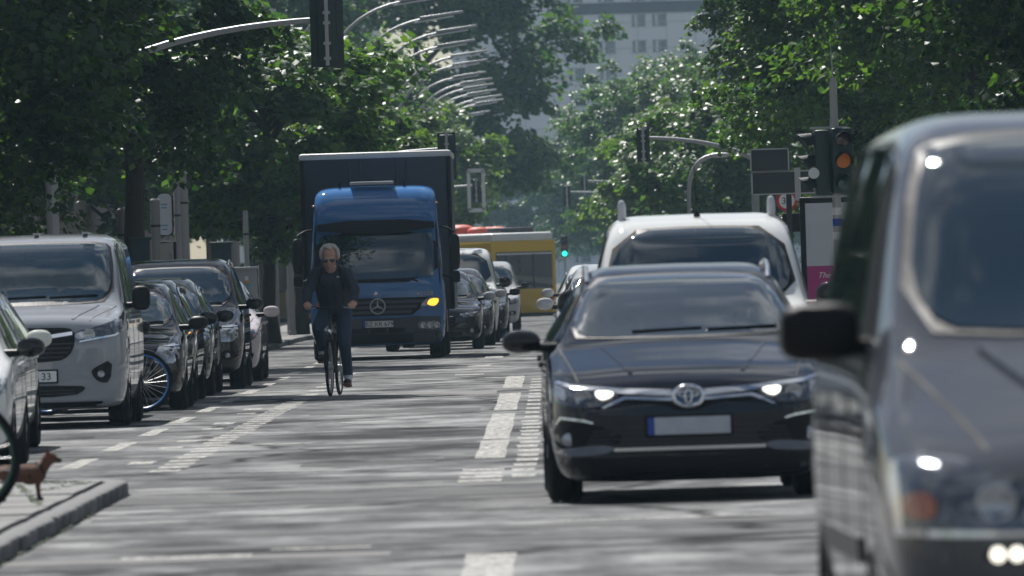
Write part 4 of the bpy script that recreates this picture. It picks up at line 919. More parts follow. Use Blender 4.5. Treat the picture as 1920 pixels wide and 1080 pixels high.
    patch('bumper_lip', C, [(-1.08, .43), (1.08, .43), (1.06, .27), (-1.06, .27)], 'front', BLACK, .02, .05, .1)
    patch('bumper_edge', C, [(-1.05, .435), (1.05, .435), (1.05, .45), (-1.05, .45)], 'front', GREYP, .034, .05, .1)
    bm = new()
    for k in (-.31, .0, .31): box(bm, (k, -.03, .49), (.27, .02, .08))
    obj('bumper_opening', bm, BLACK, t, False)
    plate(C, .60, 'BZ KR 679', y=-.035)
    for s in (-.6, .15):
        bm = new(); tube(bm, [(s + .55, .02, 1.30), (s + .15, .03, 1.46), (s - .32, .03, 1.42)], [.018, .012, .008], 6); obj('wiper', bm, BLACK, t)
    bm = new(); box(bm, (-.05, .86, 2.99), (.75, .3, .055), bev=.02); obj('roof_hatch', bm, SILVERP, t)
    for x in (-.6, .5): bm = new(); lathe(bm, [(2.9, .02), (3.02, .015)], (x, .9, 0), 'Z', 8); obj('roof_peg', bm, BLACK, t)
    # cargo box
    bm = new(); box(bm, (0, 5.0, 2.12), (2.56, 6.1, 2.62), bev=.01); b = obj('cargo_box', bm, BOXM, t)
    bm = new(); box(bm, (0, 5.0, 3.47), (2.60, 6.14, .12), bev=.05); obj('roof_edge', bm, mat('box_roof', (.6, .6, .58), .5), b)
    for x in (-.44, -.26, .36, .54): bm = new(); box(bm, (x, 1.93, 2.12), (.035, .05, 2.5), bev=.008); obj('front_rib', bm, BOXM, b)
    for x in (-1.25, 1.25): bm = new(); box(bm, (x, 1.935, 2.12), (.07, .04, 2.58), bev=.01); obj('corner_post', bm, BLACK, b)
    for x in (-.45, .45): bm = new(); box(bm, (x, 4.8, .72), (.1, 7.0, .22)); obj('chassis_rail', bm, BLACK, t, False)
    for s in (1, -1):
        wheel(t, s * .98, 1.15, .46, .27, STEEL, 8, .6); wheel(t, s * 1.0, 5.6, .46, .3, STEEL, 8, .6)
        bm = new(); box(bm, (s * 1.12, 3.4, .62), (.03, 2.6, .4)); obj('side_guard', bm, GREYP, t, False)
        bm = new(); lathe(bm, [(s * 1.14, .56), (s * .84, .56), (s * .84, .5), (s * 1.14, .5)], (0, 1.15, .52), 'X', 24); 
        for v in [v for v in bm.verts if v.co.z < .55]: bm.verts.remove(v)
        obj('mudguard', bm, BLACK, t)
truck()

# --- yellow articulated bus turning across
def bus():
    d = 372; t = thing('articulated_bus', 'yellow articulated bus with dark windows and white roof, behind the queue', 'bus', (-.95, d, gz(d)), R(27))
    Y = paint('bus_yellow', (.62, .40, .02), 0, .35); WR = mat('bus_roof', (.65, .66, .66), .4, vs=2); BL = mat('bellows', (.09, .095, .1), .8)
    W2 = 1.27
    def section(y0, y1):
        bm = new(); box(bm, (0, (y0 + y1) / 2, 1.55), (2 * W2, y1 - y0, 2.56), bev=.09); b = obj('body_section', bm, Y, t)
        bm = new(); box(bm, (0, (y0 + y1) / 2, 2.93), (2 * W2 - .1, y1 - y0 - .1, .34), bev=.1); obj('roof', bm, WR, b)
        bm = new(); box(bm, (0, (y0 + y1) / 2, .26), (2 * W2 - .06, y1 - y0 - .1, .2)); obj('skirt', bm, BLACK, b, False)
        n = max(2, int((y1 - y0) / 1.7)); L0 = (y1 - y0 - .4) / n
        for s in (-1, 1):
            for k in range(n):
                bm = new(); box(bm, (s * (W2 + .004), y0 + .2 + L0 * (k + .5), 1.83), (.03, L0 - .05, 1.15), bev=.012); obj('window', bm, GLASS, b)
            bm = new(); box(bm, (s * (W2 + .004), (y0 + y1) / 2, 2.44), (.02, y1 - y0 - .4, .05)); obj('trim', bm, WR, b, False)
        return b
    b1 = section(0, 6.3); b2 = section(7.5, 17.5)
    bm = new()
    for k in range(9): box(bm, (0, 6.3 + .06 + k * .135, 1.55), (2 * W2 - (.02 if k % 2 else .16), .13, 2.5), bev=.02)
    obj('bellows', bm, BL, t)
    bm = new(); box(bm, (0, -.012, 1.78), (2.2, .03, 1.3), bev=.012); obj('rear_window', bm, GLASS, b1)
    bm = new(); box(bm, (0, -.03, 2.36), (2.16, .02, .05)); obj('trim', bm, WR, b1, False)
    for x in (-.72, .35): bm = new(); box(bm, (x, -.03, 1.76), (.035, .02, 1.18)); obj('window_bar', bm, BLACK, b1, False)
    for s in (-1, 1):
        for z in (.8, 1.0): bm = new(); blob(bm, (s * 1.05, -.02, z), (.07, .03, .08), 3); obj('tail_lamp', bm, RED, b1)
        for y in (3.6, 9.5, 15.2): wheel(t, s * 1.1, y, .48, .28, STEEL, 8, .6)
    bm = new(); lathe(bm, [(-1.29, .42), (-1.27, .42), (-1.27, .02)], (0, 3.6, .5), 'X', 20); obj('wheel_cover', bm, BLACK, b1)
    OR = mat('orange_housing', (.5, .07, .03), .6, var=.3, vs=4)
    for k, (x, y, r, m) in enumerate(((.3, 2.6, .3, OR), (-.3, 2.9, .36, OR), (-.6, 3.7, .5, OR), (-.1, 4.5, .34, OR), (-.4, 5.6, .4, OR), (.5, 3.6, .26, OR))):
        bm = new(); blob(bm, (x, y, 3.16), (r, r * 1.1, .19 + .1 * (k == 2)), 2.6); obj('roof_unit', bm, m, t)
    for y in (1.2, 8): bm = new(); box(bm, (.1, y, 3.19), (1.3, 1.2, .2), bev=.05); obj('roof_unit', bm, GREYP, t)
bus()
# ------------------------------------------------------------------ street furniture
POLE = mat('pole_grey', (.33, .34, .35), .5, .3, vs=5)
def curve_pts(a, b, c, n=12):
    return [((1 - t) ** 2) * Vector(a) + 2 * t * (1 - t) * Vector(b) + t * t * Vector(c) for t in [k / n for k in range(n + 1)]]
# curved street lamps along the left
tips = [(792, -42), (835, -12), (867, 22), (893, 48), (890, 75), (912, 95), (912, 112), (910, 135), (922, 147), (925, 157), (930, 168), (940, 178), (943, 186), (918, 208)]
lampbits = None
for k, (x, y) in enumerate(tips):
    xd, yd = der(x, y); s = (HY - yd) / 7.6; p = at(x, y, s); h = p.z - gz(p.y)
    t = thing('street_lamp', ['second', 'first', 'third', 'fourth', 'fifth', 'sixth', 'seventh', 'eighth', 'ninth', 'tenth', 'eleventh', 'twelfth', 'thirteenth', 'last'][k] + ' curved grey street lamp counted from the near end of the row', 'street lamp', (p.x - 3.7, p.y, gz(p.y)), 0, 'curved street lamps along the left side')
    if k == 0: t['label'] = 'nearest curved grey street lamp, arm cut off by the top edge'
    if k == 1: t['label'] = 'second curved grey street lamp counted from the near end of the row'
    if lampbits is None:
        bm = new(); tube(bm, [(0, 0, 0), (0, 0, 1.2), (0, 0, 1.25), (0, 0, 5.2)], [.11, .11, .085, .07], 10); a = obj('pole', bm, POLE, t)
        bm = new(); tube(bm, curve_pts((0, 0, 5.2), (.05, 0, 8.45), (2.5, 0, 8.82), 14), [.065 - .002 * i for i in range(15)], 8); b = obj('arm', bm, POLE, t)
        bm = new(); box(bm, (3.08, 0, 8.93), (1.3, .20, .075), Matrix.Rotation(-.11, 4, 'Y'), .02); c = obj('lamp_head', bm, GALV, t)
        bm = new(); box(bm, (2.85, 0, 8.81), (1.2, .15, .04), Matrix.Rotation(-.13, 4, 'Y'), .01); e = obj('lamp_cover', bm, PLATEW, c)
        lampbits = (a, b, c)
    else:
        for q in lampbits: copy_tree(q, t)
    t.scale = (1, 1, h / 9.0)

def signal_head(t, loc, rz, back=True, aspects=3, board=None, lit=None, visor=True, sc=1.):
    """signal housing facing -Y before turning; returns the housing part"""
    M = Matrix.Translation(loc) @ Matrix.Rotation(rz, 4, 'Z') @ Matrix.Scale(sc, 4); H = .3 * aspects
    def put(nm, bm, m, par=t, sm=True):
        bmesh.ops.transform(bm, matrix=M, verts=bm.verts); return obj(nm, bm, m, par, sm)
    bm = new(); box(bm, (0, .1, 0), (.29, .2, H), bev=.03); h = put('signal_housing', bm, SIGG)
    if board:
        bm = new(); box(bm, (0, .11, 0), (.29 + board, .02, H + board), bev=.06 if board > .2 else .01); put('backboard', bm, SIGG, h)
    for i in range(aspects):
        z = H / 2 - .15 - .3 * i; cm = (mat('signal_red', (.06, .012, .012), .2, 0, 1), mat('signal_amber', (.35, .11, .02), .25, 0, 1), mat('signal_green_lens', (.01, .07, .06), .2, 0, 1))[i % 3]
        if lit == i: cm = (cm, mat('signal_amber_lit', (.6, .18, .03), .3, emit=(.9, .25, .04), es=.03), mat('signal_green_lit', (.02, .5, .4), .3, emit=(.03, 1, .75), es=1.4))[i]
        bm = new(); lathe(bm, [(.0, .105), (-.012, .1), (-.03, .05), (-.034, .001)], (0, 0, z), 'Y', 18); put('signal_lens', bm, cm, h)
        if visor:
            bm = new(); n = 12; A = []; B = []
            for k in range(n + 1):
                a = math.pi * (-.12 + 1.24 * k / n); A.append(bm.verts.new((.118 * math.cos(a), 0, z + .118 * math.sin(a)))); B.append(bm.verts.new((.122 * math.cos(a), -.24 + .14 * (1 - max(0, math.sin(a))), z + .122 * math.sin(a) - .02)))
            for k in range(n): bm.faces.new((A[k], A[k + 1], B[k + 1], B[k]))
            bmesh.ops.solidify(bm, geom=bm.faces[:], thickness=.006); put('visor', bm, SIGG, h)
    return h
# right-hand traffic light with two heads on one post
p = at(1570, 420, 139); X, D = p.x, p.y
t = thing('traffic_light', 'traffic light post at right with two green signal heads and amber lens', 'traffic light', (X, D, .11))
bm = new(); tube(bm, [(0, 0, 0), (0, 0, 3.25)], .06, 12); tube(bm, [(0, 0, 3.25), (0, 0, 3.75)], .055, 10); obj('post', bm, GALV, t)
bm = new(); tube(bm, [(0, 0, 3.72), (0, 0, 3.8)], .04, 8); tube(bm, [(0, 0, 3.8), (-.02, 0, 4.25)], [.014, .006], 6); obj('antenna', bm, GALV, t)
signal_head(t, (.10, -.16, 2.68), R(12), lit=1, sc=.98)
signal_head(t, (-.28, -.02, 2.66), R(-86), sc=.98)
bm = new()
for z in (2.2, 3.13): box(bm, (-.08, -.03, z), (.5, .05, .03))
obj('bracket', bm, GALV, t, False)
bm = new(); lathe(bm, [(-.10, .075), (-.088, .075)], (-.30, -.08, 2.52), 'Y', 16); obj('round_sticker', bm, PLATEW, t)
for z, m_ in ((1.95, PLATEW), (1.8, PLATEB), (1.62, PLATEW)): bm = new(); lathe(bm, [(z, .0635), (z + .1, .0635)], (0, 0, 0), 'Z', 12); obj('sticker', bm, m_, t)
# direction signs seen from behind
p = at(1480, 400, 122)
t = thing('direction_sign', 'two stacked grey direction sign backs on a post left of the traffic light', 'sign', (p.x, p.y, .11))
bm = new(); tube(bm, [(0, 0, 0), (0, 0, 2.85)], .045, 10); obj('post', bm, GREYP, t)
for (x, z, w, h) in ((-.28, 3.02 - .12, .58, .36), (.12, 2.55, 1.36, .36)):
    bm = new(); box(bm, (x, -.07, z), (w, .025, h), bev=.011); b = obj('sign_panel', bm, mat('sign_back', (.045, .055, .06), .5, .3), t)
    bm = new()
    for dz in (-h / 2, h / 2): box(bm, (x, -.085, z + dz * .95), (w + .02, .03, .022))
    for dx in (-w / 2, w / 2): box(bm, (x + dx, -.085, z), (.022, .03, h))
    obj('sign_rim', bm, GALV, b, False)
bm = new(); box(bm, (.14, -.1, 2.52), (.09, .03, .5)); obj('clamp', bm, GALV, t, False)
# round speed sign
p = at(1476, 404, 118)
t = thing('road_sign', 'round red ringed speed sign beside the white car roof', 'sign', (p.x, p.y, .11))
bm = new(); tube(bm, [(0, .03, 0), (0, .03, 2.55)], .03, 8); obj('post', bm, GALV, t)
bm = new(); lathe(bm, [(-.012, .17), (.012, .17)], (0, 0, 2.3), 'Y', 28); b = obj('sign_disc', bm, mat('sign_red', (.5, .02, .03), .4), t)
bm = new(); lathe(bm, [(-.017, .125), (-.013, .125)], (0, 0, 2.3), 'Y', 28); obj('sign_face', bm, PLATEW, b)
text('3', .15, INK, b, (-.045, -.019, 2.295)); text('0', .15, INK, b, (.045, -.019, 2.295))
bm = new(); box(bm, (.1, 0, 1.95), (.36, .02, .3), bev=.01); obj('lower_panel', bm, BLACK, t)
# advertising display
p = at(1560, 455, 128)
t = thing('advertising_display', 'black framed advertising display with pink and white poster at right', 'advertising board', (p.x, p.y, .11))
bm = new(); box(bm, (0, 0, 1.46), (.92, .16, 1.62), bev=.02); obj('case', bm, BLACK, t)
bm = new(); box(bm, (0, 0, .34), (.3, .12, .68)); obj('foot', bm, BLACK, t, False)
PINK = mat('poster_pink', (.42, .03, .2), .5)
bm = new(); box(bm, (0, -.082, 1.72), (.76, .012, .92)); po = obj('poster', bm, mat('poster_white', (.55, .58, .62), .5), t, False)
bm = new(); box(bm, (0, -.082, .98), (.76, .012, .555)); obj('poster_band', bm, PINK, po, False)
bm = new(); lathe(bm, [(1.32, .1), (1.34, .13), (1.62, .14), (1.75, .06), (1.85, .055), (1.87, .07), (1.93, .07)], (.19, 0, 0), 'Z', 16); bmesh.ops.transform(bm, matrix=Matrix.Translation((0, -.089, 0)) @ Matrix.Diagonal((1, .02, 1, 1)), verts=bm.verts); obj('printed_bottle', bm, mat('poster_purple', (.28, .02, .16), .4), po)
bm = new(); box(bm, (.19, -.093, 1.5), (.22, .004, .1)); obj('printed_label', bm, mat('print_gold', (.5, .35, .15), .5), po, False)
text('The', .12, PLATEW, po, (-.14, -.091, 1.12), shear=.4); text('Al', .34, PLATEW, po, (-.02, -.091, .95), shear=.45)
# overhead signals on long arms
def mast(label, x, y, s, pole_x, side, board=.22, facing=math.pi, col=None, aspects=3, arm_h=.15, drop=1.2, lit=None, sc=1.0, frame=False):
    p = at(x, y, s); g0 = gz(p.y) + .1; t = thing('traffic_light', label, 'traffic light', (pole_x, p.y, g0), 0, 'overhead signals on arms')
    z = p.z - g0; xx = p.x - pole_x
    bm = new(); tube(bm, [(0, 0, 0), (0, 0, z - drop)], .09, 10); obj('post', bm, POLE, t)
    bm = new(); tube(bm, curve_pts((0, 0, z - drop), (side * .35 * abs(xx), 0, z + arm_h * .6), (xx, 0, z + arm_h), 12), [.06 - .002 * k for k in range(13)], 8); obj('arm', bm, POLE, t)
    h = signal_head(t, (xx, .06 if facing else -.1, z), facing, aspects=aspects, board=board, lit=lit, sc=sc)
    bm = new(); yb = -.16 if facing else .14
    box(bm, (xx, yb, z), (.05, .03, 1.05 * sc)); 
    for dz in (-.42, -.2, .1, .25): box(bm, (xx, yb - .012, z + dz * sc), (.10, .03, .04))
    obj('strap', bm, GALV, h, False)
    if frame:
        bm = new()
        for dz in (-.6, .6): box(bm, (xx, -.14, z + dz), (.50, .02, .12))
        for dx in (-.22, .22): box(bm, (xx + dx, -.14, z), (.10, .02, 1.2))
        obj('white_border', bm, PLATEW, h, False)
    return t
mast('overhead signal seen from behind on a long grey arm, top left', 613, 56, 136, -6.85, 1, board=.20, drop=.85, sc=.94)
mast('overhead signal just right of the truck box roof', 838, 292, 88, -5.9, 1, board=.1, drop=.6)
mast('white bordered overhead signal right of the truck', 893, 357, 62, -5.9, 1, board=.12, drop=.3, frame=True, sc=.72)
mast('overhead signal with short arm above the white car, left of the sign backs', 1206, 271, 84, 4.6, -1, board=.08, drop=.4, sc=.78)
mast('left one of the two far hazy overhead signals', 1063, 367, 46, 4.8, -1, board=.06, drop=.5, sc=.9)
mast('right one of the two far hazy overhead signals', 1096, 346, 44, 5.0, -1, board=.06, drop=.4, sc=.85)
p = at(1059, 482, 46); t = thing('traffic_light', 'small far traffic light showing green near the bus', 'traffic light', (p.x, p.y, gz(p.y))); bm = new(); tube(bm, [(0, 0, 0), (0, 0, 2.6)], .05, 8); obj('post', bm, POLE, t); signal_head(t, (0, -.2, 2.18 + .42 - gz(p.y) * .2), 0, lit=2)
# short curved lamp behind the white car
p = at(1292, 385, 80); t = thing('street_lamp', 'short grey hooked lamp post rising behind the white car roof', 'street lamp', (p.x, p.y, .1)); bm = new(); tube(bm, [(0, 0, 0), (0, 0, 2.9)] + curve_pts((0, 0, 2.9), (0, 0, 3.75), (.55, 0, 3.85), 8)[1:], .05, 8); obj('pole', bm, POLE, t); bm = new(); blob(bm, (.75, 0, 3.86), (.25, .1, .06), 2.5); obj('lamp_head', bm, GALV, t)

# left pavement: posts, fence, boards and boxes seen between the trunks
POST = mat('post_grey', (.27, .27, .27), .7, vs=6); WOOD = mat('weathered_wood', (.19, .16, .13), .85, var=.35, vs=5, bump=.5)
posts = [(228, 390, 150, .075, 'pale round post left of the dark trunk over the grey van'), (237, 388, 146, .06, 'brownish round post beside the dark trunk over the grey van'), (290, 372, 140, .085, 'grey round post left of the white rounded sign'), (331, 350, 138, .06, 'thin pale pipe right of the white rounded sign'),
         (341, 322, 136, .10, 'tall thick grey post right of the white rounded sign'), (395, 402, 128, .115, 'thick grey post between trunk and green cabinet'), (421, 415, 126, .05, 'thin light post left of the thick grey post by the cabinet'), (438, 410, 126, .11, 'thick grey post beside the grey cabinet'),
         (460, 395, 120, .05, 'slim grey post by the grey cabinet'), (488, 410, 118, .07, 'slim grey post above the parked bicycles'), (512, 445, 112, .09, 'grey post behind the parked bicycle wheels'), (543, 440, 112, .07, 'grey post next to the truck box')]
for x, ytop, s, r, lab in posts:
    p = at(x, ytop, s); X = min(p.x, -5.9) if p.y > 166 else min(p.x, -6.9)
    s2 = (VPX - der(x, ytop)[0]) / -X; p = at(x, ytop, abs(s2)); t = thing('post', lab, 'post', (X, p.y, .105))
    bm = new(); h = p.z - .105; lathe(bm, [(0, r * 1.25), (.08, r * 1.25), (.1, r), (h - .03, r), (h, r * .7)], (0, 0, 0), 'Z', 14); obj('shaft', bm, POST, t); bm = new(); lathe(bm, [(h * .82, r * 1.06), (h * .82 + .04, r * 1.06)], (0, 0, 0), 'Z', 14); obj('band', bm, GREYP, t)
t = thing('timber_fence', 'weathered vertical timber fence behind the posts on the left pavement', 'fence', (-9.6, 175, .1))
base = None
for k in range(150):
    if base is None: bm = new(); box(bm, (0, 0, .95), (.03, .125, 1.9), bev=.004); base = obj('board', bm, WOOD, t); o = base
    else: o = base.copy(); COL.objects.link(o)
    o.location = (random.uniform(-.01, .01), k * .145 - 4, random.uniform(-.03, .03))
for z in (.4, 1.5): bm = new(); box(bm, (-.05, 6.8, z), (.05, 21.8, .09)); obj('rail', bm, WOOD, t, False)
# white rounded sign board
p = at(309, 400, 127); s2 = 127 * 1.0
t = thing('sign_board', 'white rounded sign board with faint blue print on a dark frame', 'sign', (-6.95, FPX * 6.95 / (VPX - der(309, 400)[0]), .105)); sb = (VPX - der(309, 400)[0]) / 6.95; zc = CAMH - (der(309, 402)[1] - HY) / sb - .105
def rrect(w, h, r, n=6):
    P = []
    for cx, cy, a0 in ((w / 2 - r, h / 2 - r, 0), (-w / 2 + r, h / 2 - r, 90), (-w / 2 + r, -h / 2 + r, 180), (w / 2 - r, -h / 2 + r, 270)):
        P += [(cx + r * math.cos(R(a0 + 90 * k / n)), cy + r * math.sin(R(a0 + 90 * k / n))) for k in range(n + 1)]
    return P
bm = new(); prism(bm, [(a, b + zc) for a, b in rrect(.25, .75, .09)], -.03, 0); b = obj('board', bm, mat('sign_white', (.58, .62, .66), .4), t)
bm = new(); prism(bm, [(a, b + zc) for a, b in rrect(.29, .79, .1)], .002, .03); obj('rim', bm, BLACK, b)
for dz, w in ((.18, .12), (.12, .1), (-.2, .13), (-.27, .1)): bm = new(); box(bm, (-.01, -.033, zc + dz), (w, .004, .022)); obj('print_line', bm, mat('sign_blue', (.1, .3, .5), .5), b, False)
bm = new(); tube(bm, [(-.13, .02, 0), (-.13, .02, zc + .3)], .018, 8); tube(bm, [(.16, .02, 0), (.16, .02, zc - .5), (-.13, .02, zc - .5)], .025, 8); obj('frame', bm, BLACK, t)
# cabinets
def cabinet(x, y, s, w, h, m, lab):
    p = at(x, y, s); t = thing('utility_cabinet', lab, 'cabinet', (p.x, p.y, .11))
    bm = new(); box(bm, (0, 0, h / 2), (w, .4, h), bev=.015); obj('case', bm, m, t); bm = new(); box(bm, (0, 0, h + .02), (w + .06, .46, .05), bev=.012); obj('lid', bm, m, t)
    for s_ in (-1, 1): bm = new(); box(bm, (s_ * w / 4, -.205, h * .52), (w / 2 - .03, .012, h * .85), bev=.004); dd = obj('door', bm, m, t); bm = new(); box(bm, (s_ * .04, -.216, h * .55), (.02, .02, .1)); obj('handle', bm, STEEL, dd, False)
    bm = new(); box(bm, (0, 0, .05), (w - .04, .36, .1)); obj('plinth', bm, GREYP, t, False)
CABG = mat('cabinet_grey', (.3, .31, .32), .6); CABD = mat('cabinet_green', (.03, .06, .06), .6)
cabinet(462, 560, 98, .42, 1.5, CABG, 'grey utility cabinet left of the parked bicycles')
cabinet(415, 470, 105, .36, 1.95, CABD, 'dark green stickered cabinet between the two thick grey posts')
cabinet(263, 440, 118, .3, 2.0, CABD, 'narrow dark cabinet with pale stickers left of the white rounded sign')
STICK = [mat('sticker_%d' % i, c, .5) for i, c in enumerate(((.6, .62, .62), (.5, .06, .05), (.6, .3, .03), (.05, .35, .5), (.5, .1, .25)))]
rs = random.Random(9)
for cab in [o for o in bpy.data.objects if o.name.startswith('utility_cabinet')]:
    for k in range(6): bm = new(); box(bm, (rs.uniform(-.12, .12), -.222, rs.uniform(1.0, 1.42)), (rs.uniform(.05, .1), .004, rs.uniform(.04, .1))); obj('sticker', bm, STICK[k % 5], cab, False)

# ------------------------------------------------------------------ bicycles
def bicycle(label, loc, rz, fm, rimm=None, r=.345, group=None, steer=0., guards=True, basket=False, bag=None):
    """front wheel contact at the origin, heading -Y"""
    t = thing('bicycle', label, 'bicycle', loc, rz, group); wb = 1.07; rimm = rimm or STEEL
    def whl(y):
        bm = new(); n = 40; tube(bm, [(0, y + r * .955 * math.cos(2 * math.pi * k / n), r + r * .955 * math.sin(2 * math.pi * k / n)) for k in range(n + 1)], .0195, 8, False); w = obj('wheel', bm, RUBBER, t)
        bm = new(); tube(bm, [(0, y + (r - .045) * math.cos(2 * math.pi * k / n), r + (r - .045) * math.sin(2 * math.pi * k / n)) for k in range(n + 1)], .012, 6, False); obj('rim', bm, rimm, w)
        bm = new()
        for k in range(24):
            a = 2 * math.pi * k / 24; tube(bm, [((-1) ** k * .025, y + .02 * math.cos(a + 1), r + .02 * math.sin(a + 1)), (0, y + (r - .05) * math.cos(a), r + (r - .05) * math.sin(a))], .0022, 3, False)
        obj('spokes', bm, STEEL, w); bm = new(); lathe(bm, [(-.05, .012), (-.045, .026), (.045, .026), (.05, .012)], (0, y, r), 'X', 12); obj('hub', bm, STEEL, w)
        if guards:
            bm = new(); n = 16; a0, a1 = (R(20), R(165)) if y > .5 else (R(35), R(175)); A = []
            for k in range(n + 1):
                a = a0 + (a1 - a0) * k / n; q = [bm.verts.new((dx, y + (r + .022) * math.cos(a), r + (r + .022) * math.sin(a) - abs(dx) * .3)) for dx in (-.027, 0, .027)]; A.append(q)
            for k in range(n):
                for j in (0, 1): bm.faces.new((A[k][j], A[k][j + 1], A[k + 1][j + 1], A[k + 1][j]))
            bmesh.ops.solidify(bm, geom=bm.faces[:], thickness=.003); obj('mudguard', bm, BLACK, w)
    whl(0); whl(wb)
    hd0, hd1 = Vector((0, .16, .70)), Vector((0, .235, .94)); bb = Vector((0, .62, .29)); st = Vector((0, .80, .83)); ra = Vector((0, wb, r))
    bm = new(); tube(bm, [hd0 - Vector((0, .008, .03)), hd1], .021, 10); tube(bm, [hd0, bb], .019, 10); tube(bm, [hd1 - Vector((0, .005, .04)), st - Vector((0, .02, .07))], .016, 10); tube(bm, [bb, st], .016, 10)
    for s in (-1, 1): tube(bm, [bb + Vector((s * .03, 0, 0)), ra + Vector((s * .06, 0, 0))], .01, 8); tube(bm, [st + Vector((s * .015, -.02, -.06)), ra + Vector((s * .06, 0, 0))], .009, 8)
    obj('frame', bm, fm, t)
    bm = new(); tube(bm, [(-.05, .13, .66), (.05, .13, .66)], .018, 8)
    for s in (-1, 1): tube(bm, [(s * .05, .13, .67), (s * .055, .09, .52), (s * .055, 0, r)], [.017, .015, .01], 8)
    obj('fork', bm, fm, t)
    bm = new(); tube(bm, [hd1, hd1 + Vector((0, .02, .10)), hd1 + Vector((0, -.03, .13))], .015, 8); tube(bm, [(-.31, .30, 1.075), (-.2, .235, 1.075), (-.1, .2, 1.065), (.1, .2, 1.065), (.2, .235, 1.075), (.31, .30, 1.075)], .0125, 8); hb = obj('handlebar', bm, BLACK, t)
    for s in (-1, 1):
        bm = new(); tube(bm, [(s * .21, .24, 1.075), (s * .32, .305, 1.075)], .018, 8); obj('grip', bm, RUBBER, hb); bm = new(); tube(bm, [(s * .17, .2, 1.07), (s * .28, .22, 1.06)], .007, 6); obj('brake_lever', bm, STEEL, hb)
    bm = new(); tube(bm, [st - Vector((0, .01, .03)), st + Vector((0, .04, .12))], .013, 8); obj('seat_post', bm, STEEL, t)
    bm = new(); blob(bm, (0, .88, .97), (.075, .13, .035), 2.2); blob(bm, (0, .74, .965), (.032, .12, .025), 2.2); obj('saddle', bm, BLACK, t)
    bm = new(); lathe(bm, [(-.075, .085), (-.07, .09), (-.065, .085)], (0, .62, .29), 'X', 24); cr = obj('chainring', bm, STEEL, t)
    bm = new(); tube(bm, [(-.07, .62, .38), (-.06, 1.07, r + .04)], .005, 5); tube(bm, [(-.07, .62, .2), (-.06, 1.07, r - .04)], .005, 5); obj('chain', bm, BLACK, cr)
    ca = Vector((0, -.05, .165)) if not steer else Vector((0, -.165, .05))
    for s in (-1, 1):
        q = bb + ca * (1 if s < 0 else -1); bm = new(); tube(bm, [bb + Vector((s * .075, 0, 0)), q + Vector((s * .085, 0, 0))], .01, 6); ck = obj('crank', bm, STEEL, t); bm = new(); box(bm, q + Vector((s * .135, 0, 0)), (.09, .085, .022), bev=.005); obj('pedal', bm, BLACK, ck)
    bm = new(); blob(bm, (0, .09, .78), (.03, .035, .035), 2.5); obj('front_lamp', bm, CHROME, t)
    bm = new(); box(bm, (0, 1.02, .76), (.12, .36, .012))
    for s in (-1, 1): tube(bm, [(s * .05, 1.05, .76), (s * .065, wb, r + .02)], .006, 5)
    obj('rack', bm, BLACK, t)
    if basket:
        bm = new()
        for k in range(6):
            z = .80 + k * .045; w = .15 + .006 * k; tube(bm, [(-w, -.02 - .004 * k, z), (w, -.02 - .004 * k, z), (w, .17, z), (-w, .17, z), (-w, -.02 - .004 * k, z)], .004, 4, False)
        for x in (-.15, -.05, .05, .15):
            for y in (-.03, .17): tube(bm, [(x, y, .8), (x * 1.15, y, 1.03)], .004, 4)
        obj('basket', bm, STEEL, t)
    return t
bicycle('bicycle with a blue rim standing crosswise behind the grey van', (-4.62, 119.2, 0), R(90), BLACK, mat('blue_rim', (.05, .2, .5), .35), group=None)
bicycle('bicycle with a green rim at the left edge in front of the dog', (-3.56, 63.6, .099), R(90), mat('dark_green_frame', (.01, .03, .02), .4), mat('green_rim', (.005, .06, .03), .3), r=.36, guards=False)
bicycle('dark bicycle leaning on the pavement left of the truck, nearer one', (-5.92, 203, .105), R(62), BLACK)
b2 = bicycle('bicycle with an orange child seat on the pavement left of the truck', (-6.0, 212, .105), R(40), mat('maroon_frame', (.1, .02, .03), .4), basket=True)
ORS = mat('orange_seat', (.75, .09, .02), .5)
bm = new(); blob(bm, (0, 1.05, .90), (.14, .16, .10), 3); blob(bm, (0, 1.17, 1.2), (.15, .06, .32), 3); ch = obj('child_seat', bm, ORS, b2)
for s in (-1, 1): bm = new(); blob(bm, (s * .13, 1.06, 1.08), (.035, .13, .15), 2.6); obj('seat_side', bm, ORS, ch)
# ------------------------------------------------------------------ figures: tapered limbs fused into one surface
def capsule(bm, a, b, ra, rb, sx=1., seg=14, ax=None):
    """tapered limb between two joints with rounded ends; sx widens it sideways (world x)"""
    a, b = Vector(a), Vector(b); d = (b - a); L0 = d.length; d.normalize(); up = Vector((1, 0, 0)) if abs(d.x) < .9 else Vector((0, 1, 0))
    u = (up - d * up.dot(d)).normalized(); v = d.cross(u); rings = []
    st = [(-ra * math.cos(t), ra * math.sin(t)) for t in (.25, .6, .95, 1.3)] + [(L0 * k / 6, ra + (rb - ra) * k / 6) for k in range(7)] + [(L0 + rb * math.sin(t), rb * math.cos(t)) for t in (.27, .62, .97, 1.32)]
    for h, r in st: rings.append([bm.verts.new(a + d * h + (u * math.cos(q) * sx + v * math.sin(q)) * r) for q in [2 * math.pi * k / seg for k in range(seg)]])
    for i in range(len(rings) - 1):
        for k in range(seg): bm.faces.new((rings[i][k], rings[i][(k + 1) % seg], rings[i + 1][(k + 1) % seg], rings[i + 1][k]))
    bm.faces.new(rings[0][::-1]); bm.faces.new(rings[-1])
